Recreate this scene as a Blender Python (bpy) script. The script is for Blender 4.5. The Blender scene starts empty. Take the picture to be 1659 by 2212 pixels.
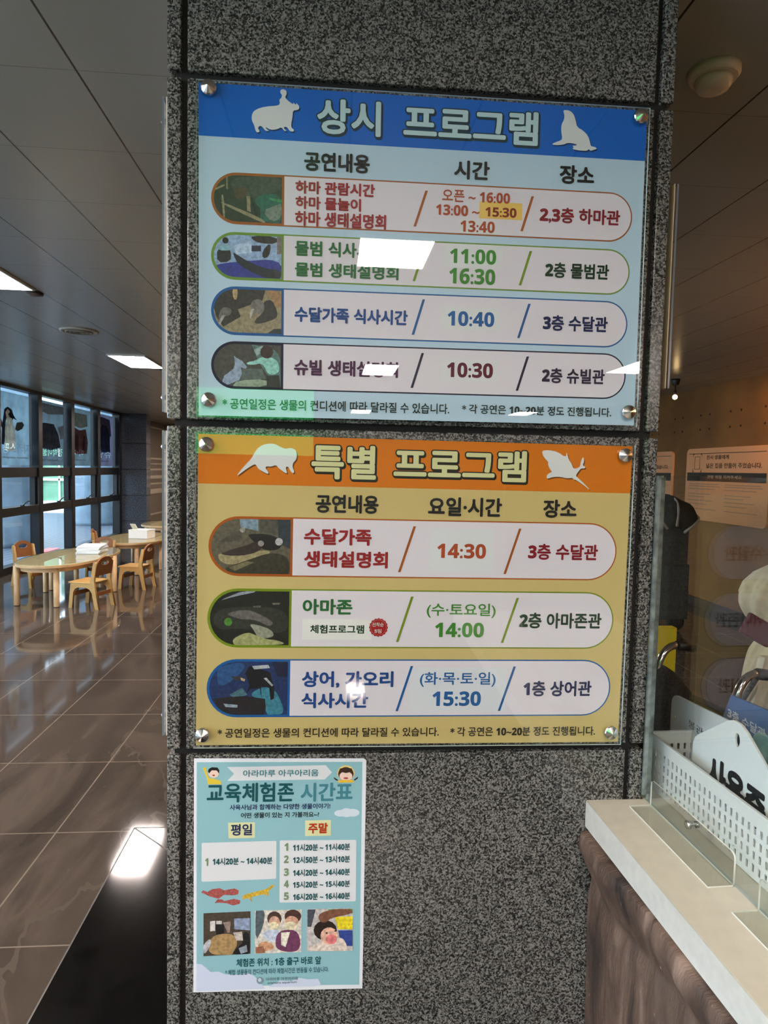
import bpy, bmesh, math, random
from mathutils import Vector, Matrix, noise
random.seed(7)
SC = bpy.context.scene
COL = SC.collection

# ------------------------------------------------------------------ camera, world, exposure
cam_data = bpy.data.cameras.new('camera'); cam = bpy.data.objects.new('camera', cam_data); COL.objects.link(cam)
cam_data.sensor_fit = 'HORIZONTAL'; cam_data.sensor_width = 36.0
cam_data.lens = 36.0 * 1425.70 / 1659.0
cam_data.clip_start = 0.02; cam_data.clip_end = 200
_r = Vector((0.996597547, -0.079598824, 0.021385900)); _u = Vector((-0.016146690, 0.065891404, 0.997696150)); _f = Vector((0.080824587, 0.994646847, -0.064381954))
M = Matrix.Identity(4)
for i in range(3):
    M[i][0] = _r[i]; M[i][1] = _u[i]; M[i][2] = -_f[i]
M.translation = Vector((0.0, -1.284852, 1.5))
cam.matrix_world = M
SC.camera = cam
SC.view_settings.view_transform = 'Standard'; SC.view_settings.look = 'None'
SC.view_settings.gamma = 1.0; SC.view_settings.use_curve_mapping = False
SC.view_settings.exposure = 1.86
LAMP = 26.0          # ceiling panels
SKY = 3.0           # bright overcast sky outside the windows
world = bpy.data.worlds.new('sky'); SC.world = world; world.use_nodes = True
wn = world.node_tree; bg = wn.nodes['Background']
bg.inputs[0].default_value = (0.72, 0.85, 1.0, 1); bg.inputs[1].default_value = SKY
sun_d = bpy.data.lights.new('sun', 'SUN'); sun_d.energy = 0.5; sun_d.angle = 0.5; sun_d.color = (0.9, 0.96, 1.0)
sun = bpy.data.objects.new('sun', sun_d); COL.objects.link(sun)
sun.rotation_euler = (math.radians(38), math.radians(-12), 0)

# ------------------------------------------------------------------ helpers
def s2l(c):
    c = c / 255.0
    return c / 12.92 if c <= 0.04045 else ((c + 0.055) / 1.055) ** 2.4
def lin(c): return (s2l(c[0]), s2l(c[1]), s2l(c[2]), 1.0)
_mats = {}
def mat(c, rough=0.6, metal=0.0, mottle=0.0, scale=40.0, spec=0.5, bump=0.0, key=None):
    k = key or ('m', tuple(c), rough, metal, mottle, scale, spec, bump)
    if k in _mats: return _mats[k]
    m = bpy.data.materials.new('paint_%d' % len(_mats)); m.use_nodes = True
    nt = m.node_tree; b = nt.nodes['Principled BSDF']
    b.inputs['Base Color'].default_value = lin(c); b.inputs['Roughness'].default_value = rough
    b.inputs['Metallic'].default_value = metal; b.inputs['Specular IOR Level'].default_value = spec
    if mottle or bump:
        tc = nt.nodes.new('ShaderNodeTexCoord'); n = nt.nodes.new('ShaderNodeTexNoise'); n.inputs['Scale'].default_value = scale; n.inputs['Detail'].default_value = 6
        nt.links.new(tc.outputs['Object'], n.inputs['Vector'])
        if mottle:
            r = nt.nodes.new('ShaderNodeValToRGB'); a = lin(c)
            r.color_ramp.elements[0].position = 0.3; r.color_ramp.elements[1].position = 0.7
            r.color_ramp.elements[0].color = tuple(max(0, x * (1 - mottle)) for x in a[:3]) + (1,)
            r.color_ramp.elements[1].color = tuple(min(1, x * (1 + mottle)) for x in a[:3]) + (1,)
            nt.links.new(n.outputs['Fac'], r.inputs['Fac']); nt.links.new(r.outputs['Color'], b.inputs['Base Color'])
        if bump:
            bp = nt.nodes.new('ShaderNodeBump'); bp.inputs['Strength'].default_value = bump; bp.inputs['Distance'].default_value = 0.01
            nt.links.new(n.outputs['Fac'], bp.inputs['Height']); nt.links.new(bp.outputs['Normal'], b.inputs['Normal'])
    _mats[k] = m; return m
def emit(c, s, key):
    if key in _mats: return _mats[key]
    m = bpy.data.materials.new(key); m.use_nodes = True; nt = m.node_tree
    nt.nodes.remove(nt.nodes['Principled BSDF']); e = nt.nodes.new('ShaderNodeEmission')
    e.inputs[0].default_value = lin(c); e.inputs[1].default_value = s
    nt.links.new(e.outputs[0], nt.nodes['Material Output'].inputs[0]); _mats[key] = m; return m
def glass(key, tint=(250, 252, 252), ior=1.49, rough=0.0, haze=0.0):
    """thin clear sheet: lets light straight through, mirrors by Fresnel"""
    if key in _mats: return _mats[key]
    m = bpy.data.materials.new(key); m.use_nodes = True; nt = m.node_tree
    nt.nodes.remove(nt.nodes['Principled BSDF'])
    # Schlick Fresnel, the same on both faces of the sheet
    ge = nt.nodes.new('ShaderNodeNewGeometry'); dp = nt.nodes.new('ShaderNodeVectorMath'); dp.operation = 'DOT_PRODUCT'
    nt.links.new(ge.outputs['Normal'], dp.inputs[0]); nt.links.new(ge.outputs['Incoming'], dp.inputs[1])
    def mth(op, a, b=None):
        n = nt.nodes.new('ShaderNodeMath'); n.operation = op
        for i, v in enumerate((a, b)):
            if v is None: continue
            if isinstance(v, (int, float)): n.inputs[i].default_value = v
            else: nt.links.new(v, n.inputs[i])
        return n.outputs[0]
    f0 = ((ior - 1) / (ior + 1)) ** 2
    fres = mth('ADD', f0, mth('MULTIPLY', 1 - f0, mth('POWER', mth('SUBTRACT', 1.0, mth('MINIMUM', mth('ABSOLUTE', dp.outputs['Value']), 1.0)), 5.0)))
    t = nt.nodes.new('ShaderNodeBsdfTransparent'); t.inputs[0].default_value = lin(tint)
    g = nt.nodes.new('ShaderNodeBsdfGlossy'); g.inputs['Roughness'].default_value = rough
    x = nt.nodes.new('ShaderNodeMixShader'); nt.links.new(fres, x.inputs[0])
    src = t
    if haze:
        d = nt.nodes.new('ShaderNodeBsdfDiffuse'); d.inputs[0].default_value = (0.75, 0.78, 0.76, 1)
        y = nt.nodes.new('ShaderNodeMixShader'); y.inputs[0].default_value = haze
        nt.links.new(t.outputs[0], y.inputs[1]); nt.links.new(d.outputs[0], y.inputs[2]); src = y
    nt.links.new(src.outputs[0], x.inputs[1]); nt.links.new(g.outputs[0], x.inputs[2])
    nt.links.new(x.outputs[0], nt.nodes['Material Output'].inputs[0]); _mats[key] = m; return m
def film(c, key, trans=0.6, mottle=0.0, scale=6.0):
    """printed window film: half diffuse, half translucent"""
    if key in _mats: return _mats[key]
    m = bpy.data.materials.new(key); m.use_nodes = True; nt = m.node_tree
    nt.nodes.remove(nt.nodes['Principled BSDF'])
    d = nt.nodes.new('ShaderNodeBsdfDiffuse'); t = nt.nodes.new('ShaderNodeBsdfTranslucent')
    d.inputs[0].default_value = lin(c); t.inputs[0].default_value = lin(c)
    if mottle:
        tc = nt.nodes.new('ShaderNodeTexCoord'); n = nt.nodes.new('ShaderNodeTexNoise'); n.inputs['Scale'].default_value = scale; n.inputs['Detail'].default_value = 5
        nt.links.new(tc.outputs['Object'], n.inputs['Vector']); r = nt.nodes.new('ShaderNodeValToRGB'); a = lin(c)
        r.color_ramp.elements[0].position = 0.35; r.color_ramp.elements[1].position = 0.65
        r.color_ramp.elements[0].color = tuple(x * (1 - mottle) for x in a[:3]) + (1,); r.color_ramp.elements[1].color = tuple(min(1, x * (1 + mottle)) for x in a[:3]) + (1,)
        nt.links.new(n.outputs['Fac'], r.inputs['Fac']); nt.links.new(r.outputs[0], d.inputs[0]); nt.links.new(r.outputs[0], t.inputs[0])
    x = nt.nodes.new('ShaderNodeMixShader'); x.inputs[0].default_value = trans
    nt.links.new(d.outputs[0], x.inputs[1]); nt.links.new(t.outputs[0], x.inputs[2]); nt.links.new(x.outputs[0], nt.nodes['Material Output'].inputs[0])
    _mats[key] = m; return m

def link(name, mesh, mats, parent=None, loc=(0, 0, 0), rot=(0, 0, 0), smooth=False):
    for m in (mats if isinstance(mats, (list, tuple)) else [mats]): mesh.materials.append(m)
    o = bpy.data.objects.new(name, mesh); COL.objects.link(o); o.location = loc; o.rotation_euler = rot
    if parent: o.parent = parent
    if smooth:
        for p in mesh.polygons: p.use_smooth = True
    return o
def obj(name, bm, mats, parent=None, loc=(0, 0, 0), rot=(0, 0, 0), smooth=False):
    me = bpy.data.meshes.new(name); bm.normal_update(); bm.to_mesh(me); bm.free()
    return link(name, me, mats, parent, loc, rot, smooth)
def thing(name, label, cat, loc=(0, 0, 0), rot=(0, 0, 0), group=None):
    o = bpy.data.objects.new(name, None); COL.objects.link(o); o.location = loc; o.rotation_euler = rot
    o.empty_display_size = 0.05
    return tag(o, label, cat, group)
def tag(o, label, cat, group=None, kind=None):
    o['label'] = label; o['category'] = cat
    if group: o['group'] = group
    if kind: o['kind'] = kind
    return o
def struct(o, label=None):
    o['kind'] = 'structure'
    if label: o['label'] = label
    return o
def box(bm, x0, x1, y0, y1, z0, z1, bevel=0.0, mi=0):
    vs = [bm.verts.new((x, y, z)) for x in (x0, x1) for y in (y0, y1) for z in (z0, z1)]
    fs = [bm.faces.new([vs[i] for i in q]) for q in ((0, 1, 3, 2), (4, 6, 7, 5), (0, 4, 5, 1), (2, 3, 7, 6), (0, 2, 6, 4), (1, 5, 7, 3))]
    for f in fs: f.material_index = mi
    if bevel:
        es = list({e for f in fs for e in f.edges})
        bmesh.ops.bevel(bm, geom=es, offset=bevel, segments=2, affect='EDGES', profile=0.5)
    return vs
def boxo(name, x0, x1, y0, y1, z0, z1, m, parent=None, bevel=0.0, loc=(0, 0, 0), rot=(0, 0, 0)):
    bm = bmesh.new(); box(bm, x0, x1, y0, y1, z0, z1, bevel); return obj(name, bm, m, parent, loc, rot)
def tube(bm, pts, r, seg=10, cap=True, mi=0):
    pts = [Vector(p) for p in pts]; rings = []
    rr = r if isinstance(r, (list, tuple)) else [r] * len(pts)
    up = None
    for i, p in enumerate(pts):
        d = (pts[min(i + 1, len(pts) - 1)] - pts[max(i - 1, 0)]).normalized()
        if up is None:
            up = Vector((0, 0, 1)) if abs(d.z) < 0.9 else Vector((1, 0, 0))
        a = d.cross(up).normalized(); up = a.cross(d).normalized()
        rings.append([bm.verts.new(p + (a * math.cos(2 * math.pi * k / seg) + up * math.sin(2 * math.pi * k / seg)) * rr[i]) for k in range(seg)])
    for i in range(len(rings) - 1):
        for k in range(seg):
            f = bm.faces.new((rings[i][k], rings[i][(k + 1) % seg], rings[i + 1][(k + 1) % seg], rings[i + 1][k])); f.material_index = mi; f.smooth = True
    if cap:
        bm.faces.new(rings[0][::-1]).material_index = mi; bm.faces.new(rings[-1]).material_index = mi
def lathe(bm, prof, seg=24, axis='z', center=(0, 0, 0), mi=0, smooth=True):
    """prof: (radius, height) pairs"""
    c = Vector(center); rings = []
    for r, h in prof:
        ring = []
        for k in range(seg):
            a = 2 * math.pi * k / seg; p = (r * math.cos(a), r * math.sin(a), h)
            if axis == 'y': p = (p[0], -h, p[1])
            if axis == 'x': p = (h, p[0], p[1])
            ring.append(bm.verts.new(c + Vector(p)))
        rings.append(ring)
    for i in range(len(rings) - 1):
        for k in range(seg):
            f = bm.faces.new((rings[i][k], rings[i][(k + 1) % seg], rings[i + 1][(k + 1) % seg], rings[i + 1][k])); f.smooth = smooth; f.material_index = mi
    for ring in (rings[0][::-1], rings[-1]):
        f = bm.faces.new(ring); f.material_index = mi
def bez(p0, p1, p2, n=8):
    p0, p1, p2 = Vector(p0), Vector(p1), Vector(p2)
    return [(1 - t) ** 2 * p0 + 2 * t * (1 - t) * p1 + t * t * p2 for t in [i / n for i in range(n + 1)]]
_plate_n = [0]
def plate(loops, thick=0.0, bevel=0.0):
    """solid 2D outline with holes -> mesh in XY, thickness along Z"""
    cu = bpy.data.curves.new('outline', 'CURVE'); cu.dimensions = '2D'; cu.fill_mode = 'BOTH' if thick else 'FRONT'; cu.extrude = thick / 2; cu.bevel_depth = bevel
    for L in loops:
        sp = cu.splines.new('POLY'); sp.points.add(len(L) - 1); sp.use_cyclic_u = True
        for i, p in enumerate(L): sp.points[i].co = (p[0], p[1], 0, 1)
    o = bpy.data.objects.new('outline', cu); me = bpy.data.meshes.new_from_object(o)
    bpy.data.objects.remove(o); bpy.data.curves.remove(cu); me.materials.clear()
    return me
def rrect(x0, x1, y0, y1, r, n=6):
    L = []
    for cx, cy, a0 in ((x1 - r, y1 - r, 0), (x0 + r, y1 - r, 90), (x0 + r, y0 + r, 180), (x1 - r, y0 + r, 270)):
        for i in range(n + 1):
            a = math.radians(a0 + 90 * i / n); L.append((cx + r * math.cos(a), cy + r * math.sin(a)))
    return L
def ell(cx, cy, rx, ry, n=20): return [(cx + rx * math.cos(2 * math.pi * i / n), cy + ry * math.sin(2 * math.pi * i / n)) for i in range(n)]
_txt = {}
def text_mesh(body, bold):
    # digits in the sans form with a flagged 1; weight by laying the glyph over itself all round
    base = 0x1D7EC if bold >= 0.016 else 0x1D7E2
    body = ''.join(chr(base + int(ch)) if ch.isdigit() else ch for ch in body)
    cu = bpy.data.curves.new('lettering', 'FONT'); cu.body = body; cu.size = 1.0; cu.resolution_u = 3
    o = bpy.data.objects.new('lettering', cu); me = bpy.data.meshes.new_from_object(o)
    bpy.data.objects.remove(o); bpy.data.curves.remove(cu); me.materials.clear()
    if bold < 0.004: return me
    V = [tuple(v.co) for v in me.vertices]; F = [tuple(p.vertices) for p in me.polygons]; n = len(V)
    k = 8 if bold < 0.04 else 16; off = [(0, 0)] + [(bold * math.cos(2 * math.pi * i / k), bold * math.sin(2 * math.pi * i / k)) for i in range(k)]
    VV = []; FF = []
    for i, (dx, dy) in enumerate(off):
        VV += [(x + dx, y + dy, i) for x, y, z in V]; FF += [tuple(q + i * n for q in f) for f in F]
    m2 = bpy.data.meshes.new('lettering'); m2.from_pydata(VV, [], FF); bpy.data.meshes.remove(me)
    return m2
XZ = Matrix(((1, 0, 0, 0), (0, 0, 1, 0), (0, 1, 0, 0), (0, 0, 0, 1)))     # x,y,z -> x,(z),y : upright facing -y
def fit_text(body, x0, x1, z0, z1, bold=0.02, ref=None, mirror=False):
    """upright lettering in the XZ plane that fills the given rectangle (metres)"""
    me = text_mesh(body, bold)
    if ref is None:
        xs = [v.co.x for v in me.vertices]; ys = [v.co.y for v in me.vertices]
        sx = (x1 - x0) / (max(xs) - min(xs)); sy = (z1 - z0) / (max(ys) - min(ys))
        ref = (sx, x0 - min(xs) * sx, sy, z0 - min(ys) * sy)
    sx, ox, sy, oz = ref
    for v in me.vertices:
        x = v.co.x * sx + ox; z = v.co.y * sy + oz
        v.co = ((x0 + x1 - x) if mirror else x, -1e-5 * v.co.z, z)
    return me, ref
def flat(name, polys, mats, parent, y=0.0, step=0.00012, loc=(0, 0, 0), rot=(0, 0, 0), scale=0.001):
    """printed shapes: polys = [(material index, [(x,z)...])]; each later shape lies a hair nearer the viewer (-y)"""
    bm = bmesh.new()
    for i, (mi, L) in enumerate(polys):
        P = [(a * scale, b * scale) for a, b in L]
        A = sum(P[k - 1][0] * P[k][1] - P[k][0] * P[k - 1][1] for k in range(len(P)))
        if A < 0: P = P[::-1]
        vs = [bm.verts.new((a, y - i * step, b)) for a, b in P]
        try: f = bm.faces.new(vs)
        except ValueError: continue
        f.material_index = mi
    bm.normal_update()
    bmesh.ops.triangulate(bm, faces=[f for f in bm.faces if len(f.verts) > 4])
    return obj(name, bm, mats, parent, loc, rot)
def soft(L, n=1):
    for _ in range(n):
        L = [q for i in range(len(L)) for q in ((L[i][0] * .75 + L[(i + 1) % len(L)][0] * .25, L[i][1] * .75 + L[(i + 1) % len(L)][1] * .25), (L[i][0] * .25 + L[(i + 1) % len(L)][0] * .75, L[i][1] * .25 + L[(i + 1) % len(L)][1] * .75))]
    return L
def kids(o): return list(o.children)
def copy_tree(o, parent=None):
    c = o.copy(); COL.objects.link(c)
    if parent: c.parent = parent
    for ch in kids(o):
        if ch is not c: copy_tree(ch, c)
    return c
T1 = [["상시","title",212.0,336.7,-81.2,-10.7],["프로그램","title",371.2,633.2,-80.9,-11.9],["공연내용","head",192.6,313.2,-143.9,-109.6],["시간","head",470.9,538.4,-144.5,-110.1],["장소","head",672.9,740.4,-142.6,-107.8],["하마 관람시간","red",177.0,323.4,-185.6,-162.2],["하마 물놀이","red",177.3,298.1,-213.0,-189.7],["하마 생태설명회","red",176.7,345.1,-243.3,-216.4],["오픈 ~ 16:00","rust",449.8,578.8,-186.2,-164.3],["13:00 ~","rust",438.6,521.1,-211.5,-191.8],["15:30","rust2",532.3,592.1,-210.2,-192.4],["13:40","rust",485.4,551.1,-240.3,-219.1],["2,3층 하마관","crimson",637.0,794.4,-216.7,-186.7],["물범 식사시간","green",177.2,344.3,-297.3,-269.6],["물범 생태설명회","green",177.5,370.2,-334.7,-308.6],["11:00","green2",466.9,555.4,-298.6,-271.3],["16:30","green2",466.4,554.7,-336.3,-307.2],["2층 물범관","dkgreen",651.2,776.7,-317.9,-288.9],["수달가족 식사시간","blue",177.4,389.3,-417.6,-389.5],["10:40","blue2",465.2,555.2,-414.8,-386.9],["3층 수달관","navy",650.1,778.0,-417.4,-387.7],["슈빌 생태설명회","purple",177.4,372.8,-516.0,-486.3],["10:30","maroon",466.4,555.3,-511.4,-483.0],["2층 슈빌관","navy2",651.6,776.2,-517.1,-487.9],["* 공연일정은 생물의 컨디션에 따라 달라질 수 있습니다.","foot",46.1,472.8,-581.6,-561.8],["* 각 공연은 10~20분 정도 진행됩니다.","foot",497.2,792.2,-579.3,-561.5]]
T2 = [["특별","title",209.8,340.0,-82.7,-9.9],["프로그램","title",366.2,632.8,-80.0,-11.6],["공연내용","head",222.3,342.4,-142.5,-107.2],["요일·시간","head",438.1,582.8,-144.2,-107.1],["장소","head",664.7,732.0,-143.3,-107.4],["수달가족","red",201.5,330.6,-204.1,-172.1],["생태설명회","red",202.3,362.9,-247.5,-215.4],["14:30","rust",458.3,554.3,-225.9,-197.1],["3층 수달관","crimson",638.1,779.0,-226.2,-194.6],["아마존","green",201.2,296.8,-338.6,-308.0],["체험프로그램","dkgreen",216.5,320.3,-375.2,-358.3],["선착순","white",335.6,358.1,-361.4,-353.2],["5팀","white",340.4,353.9,-374.1,-365.9],["(수·토요일)","green2",441.2,577.9,-343.0,-314.3],["14:00","green2",458.8,555.7,-381.5,-352.2],["2층 아마존관","dkgreen",625.9,792.7,-362.9,-331.3],["상어, 가오리","blue",202.3,379.9,-482.0,-449.0],["식사시간","blue",201.9,331.2,-522.3,-491.6],["(화·목·토·일)","blue2",431.8,582.9,-480.4,-450.8],["15:30","blue2",457.6,554.6,-519.0,-489.3],["1층 상어관","navy",639.7,778.8,-500.0,-468.5],["* 공연일정은 생물의 컨디션에 따라 달라질 수 있습니다.","foot",43.5,472.6,-579.8,-561.3],["* 각 공연은 10~20분 정도 진행됩니다.","foot",495.6,790.5,-580.4,-561.5]]
T3 = [["아라마루 아쿠아리움","teal",94.7,242.8,-35.7,-21.6],["교육체험존","tealdk",24.7,194.9,-87.1,-47.3],["시간표","teallt",208.1,311.5,-87.8,-49.1],["사육사님과 함께하는 다양한 생물이야기!","navy",69.4,267.5,-102.9,-91.4],["어떤 생물이 있는 지 가볼까요~?","black",91.4,245.6,-119.6,-108.2],["평일","navy",72.2,113.7,-155.0,-131.4],["주말","orange",224.6,263.5,-153.7,-131.8],["1","sage",21.7,29.7,-216.0,-200.0],["14시20분 ~ 14시40분","tealdk",37.3,154.6,-215.3,-199.9],["1","sage",176.9,186.5,-188.4,-172.4],["11시20분 ~ 11시40분","tealdk",194.9,308.8,-189.8,-174.7],["2","sage",177.4,186.9,-213.9,-197.9],["12시50분 ~ 13시10분","tealdk",195.3,309.4,-215.4,-200.3],["3","sage",177.8,187.4,-240.6,-224.5],["14시20분 ~ 14시40분","tealdk",195.8,310.0,-242.3,-227.1],["4","sage",178.2,187.8,-265.0,-249.4],["15시20분 ~ 15시40분","tealdk",196.2,310.6,-266.8,-252.1],["5","sage",178.6,188.2,-290.7,-274.6],["16시20분 ~ 16시40분","tealdk",196.7,311.2,-292.6,-277.4],["체험존 위치 : 1층 출구 바로 앞","tealdk",86.3,255.6,-428.4,-410.9],["* 체험 생물들의 컨디션에 따라 체험시간은 변동될 수 있습니다.","tealdk2",64.5,271.4,-445.3,-433.5],["아라마루 아쿠아리움","greyteal",145.7,210.1,-460.0,-452.8],["aramaru aquarium","greyteal",149.2,207.5,-468.1,-461.9]]
P1 = [[24.7,818.7,-245.6,-153.5,155.4],[24.7,818.2,-345.3,-259.5,155.3],[24.8,817.9,-445.6,-357.2,156.1],[24.9,818.6,-544.5,-456.8,156.0]]
P2 = [[22.9,817.4,-266.0,-152.1,179.1],[21.9,817.7,-403.7,-289.6,178.7],[21.7,817.9,-540.0,-426.0,178.2]]
S1 = [[420.0,-168.5,399.1,-234.7],[622.4,-168.7,603.0,-233.9],[419.9,-268.5,399.4,-334.8],[622.1,-269.9,603.1,-334.4],[419.1,-367.7,399.7,-434.1],[622.6,-368.3,603.0,-433.4],[419.3,-467.5,399.6,-533.4],[622.7,-467.8,603.2,-533.4]]
S2 = [[413.1,-164.9,385.5,-254.3],[620.6,-165.6,593.1,-255.2],[412.3,-301.9,385.2,-391.3],[621.1,-302.3,592.8,-392.2],[415.5,-438.8,387.9,-528.8],[620.2,-439.5,591.8,-529.2]]
K1 = [[521.1,602.7,-213.6,-183.0],[481.3,556.4,-242.8,-216.5],[454.5,567.8,-306.3,-262.8],[453.7,565.9,-422.3,-379.4],[454.2,567.0,-519.2,-476.5]]
K2 = [[443.3,568.9,-252.7,-167.7],[201.5,335.0,-387.2,-347.4],[410.4,605.1,-529.8,-441.5]]
badge = [348.0,-362.9]
sil1 = [[[96.9,-56.3],[98.2,-47.3],[104.7,-40.6],[121.5,-34.5],[145.0,-31.8],[148.1,-26.6],[146.2,-21.6],[150.6,-17.5],[151.4,-12.4],[148.0,-8.8],[148.7,-3.7],[153.9,-2.1],[159.2,-4.3],[160.0,-10.6],[156.6,-15.9],[160.6,-20.7],[168.5,-26.1],[171.7,-27.7],[172.4,-23.8],[174.3,-27.5],[177.7,-28.1],[177.1,-24.3],[179.5,-27.2],[182.2,-29.6],[183.0,-34.6],[179.1,-37.4],[171.2,-38.7],[170.8,-49.4],[168.3,-62.3],[168.9,-69.4],[173.6,-72.2],[173.1,-75.8],[166.3,-75.7],[160.5,-67.9],[154.4,-68.7],[157.1,-73.2],[161.0,-75.0],[155.8,-75.8],[151.0,-68.9],[142.7,-73.5],[130.9,-75.2],[121.8,-70.1],[124.4,-74.5],[129.1,-76.8],[121.8,-77.7],[116.5,-70.4],[111.3,-68.7],[108.2,-73.4],[111.4,-77.8],[110.9,-80.4],[104.9,-80.7],[101.4,-67.4],[98.3,-62.5]],[[675.7,-9.1],[680.0,-7.4],[688.8,-8.3],[696.3,-13.9],[700.4,-24.0],[703.9,-37.5],[714.9,-42.4],[725.5,-51.4],[730.3,-63.6],[732.1,-71.2],[739.4,-71.3],[744.6,-74.4],[738.2,-76.9],[731.8,-79.5],[727.9,-76.1],[725.1,-79.6],[711.9,-79.8],[701.6,-78.9],[695.7,-77.1],[699.4,-74.9],[695.5,-71.8],[702.8,-71.2],[705.6,-69.1],[693.9,-67.0],[685.1,-67.5],[679.4,-70.5],[664.9,-72.7],[655.5,-71.3],[663.2,-67.3],[673.3,-63.4],[676.1,-59.7],[673.2,-44.8],[673.7,-33.8],[678.3,-25.3],[678.9,-17.1]]]
sil2 = [[[74.7,-74.3],[88.4,-56.5],[100.9,-43.4],[107.1,-30.4],[115.8,-20.0],[128.4,-14.5],[143.6,-14.1],[155.2,-20.2],[164.1,-23.2],[173.0,-20.9],[182.0,-23.8],[185.2,-29.6],[185.3,-39.9],[182.4,-45.1],[178.6,-49.0],[177.4,-56.8],[181.4,-65.7],[178.9,-69.1],[175.0,-65.9],[171.1,-59.5],[169.3,-56.5],[164.7,-57.1],[166.3,-63.5],[167.9,-69.4],[162.3,-67.5],[151.9,-60.0],[146.8,-53.7],[137.9,-57.3],[129.0,-56.7],[126.5,-59.4],[133.0,-68.2],[132.2,-71.3],[125.3,-68.4],[113.8,-62.3],[109.9,-54.7],[106.1,-53.5],[93.5,-61.5],[76.0,-75.3]],[[658.1,-13.1],[670.9,-11.3],[689.0,-14.3],[706.1,-25.0],[707.1,-13.8],[709.8,-22.0],[712.3,-29.2],[718.7,-37.8],[722.1,-46.5],[731.1,-44.8],[735.5,-41.2],[736.5,-31.5],[740.6,-21.7],[743.5,-31.3],[739.9,-39.3],[746.1,-42.1],[744.7,-45.1],[737.2,-45.3],[732.9,-50.7],[727.2,-59.6],[732.0,-63.9],[746.1,-75.4],[758.9,-88.9],[744.8,-78.4],[729.1,-68.4],[723.0,-67.1],[721.4,-64.2],[709.4,-65.4],[697.2,-62.7],[682.1,-63.1],[670.3,-67.5],[668.6,-62.5],[672.8,-56.6],[680.2,-53.5],[675.5,-49.2],[670.6,-39.1],[671.9,-34.7],[664.1,-27.6],[659.3,-20.4]]]
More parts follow.
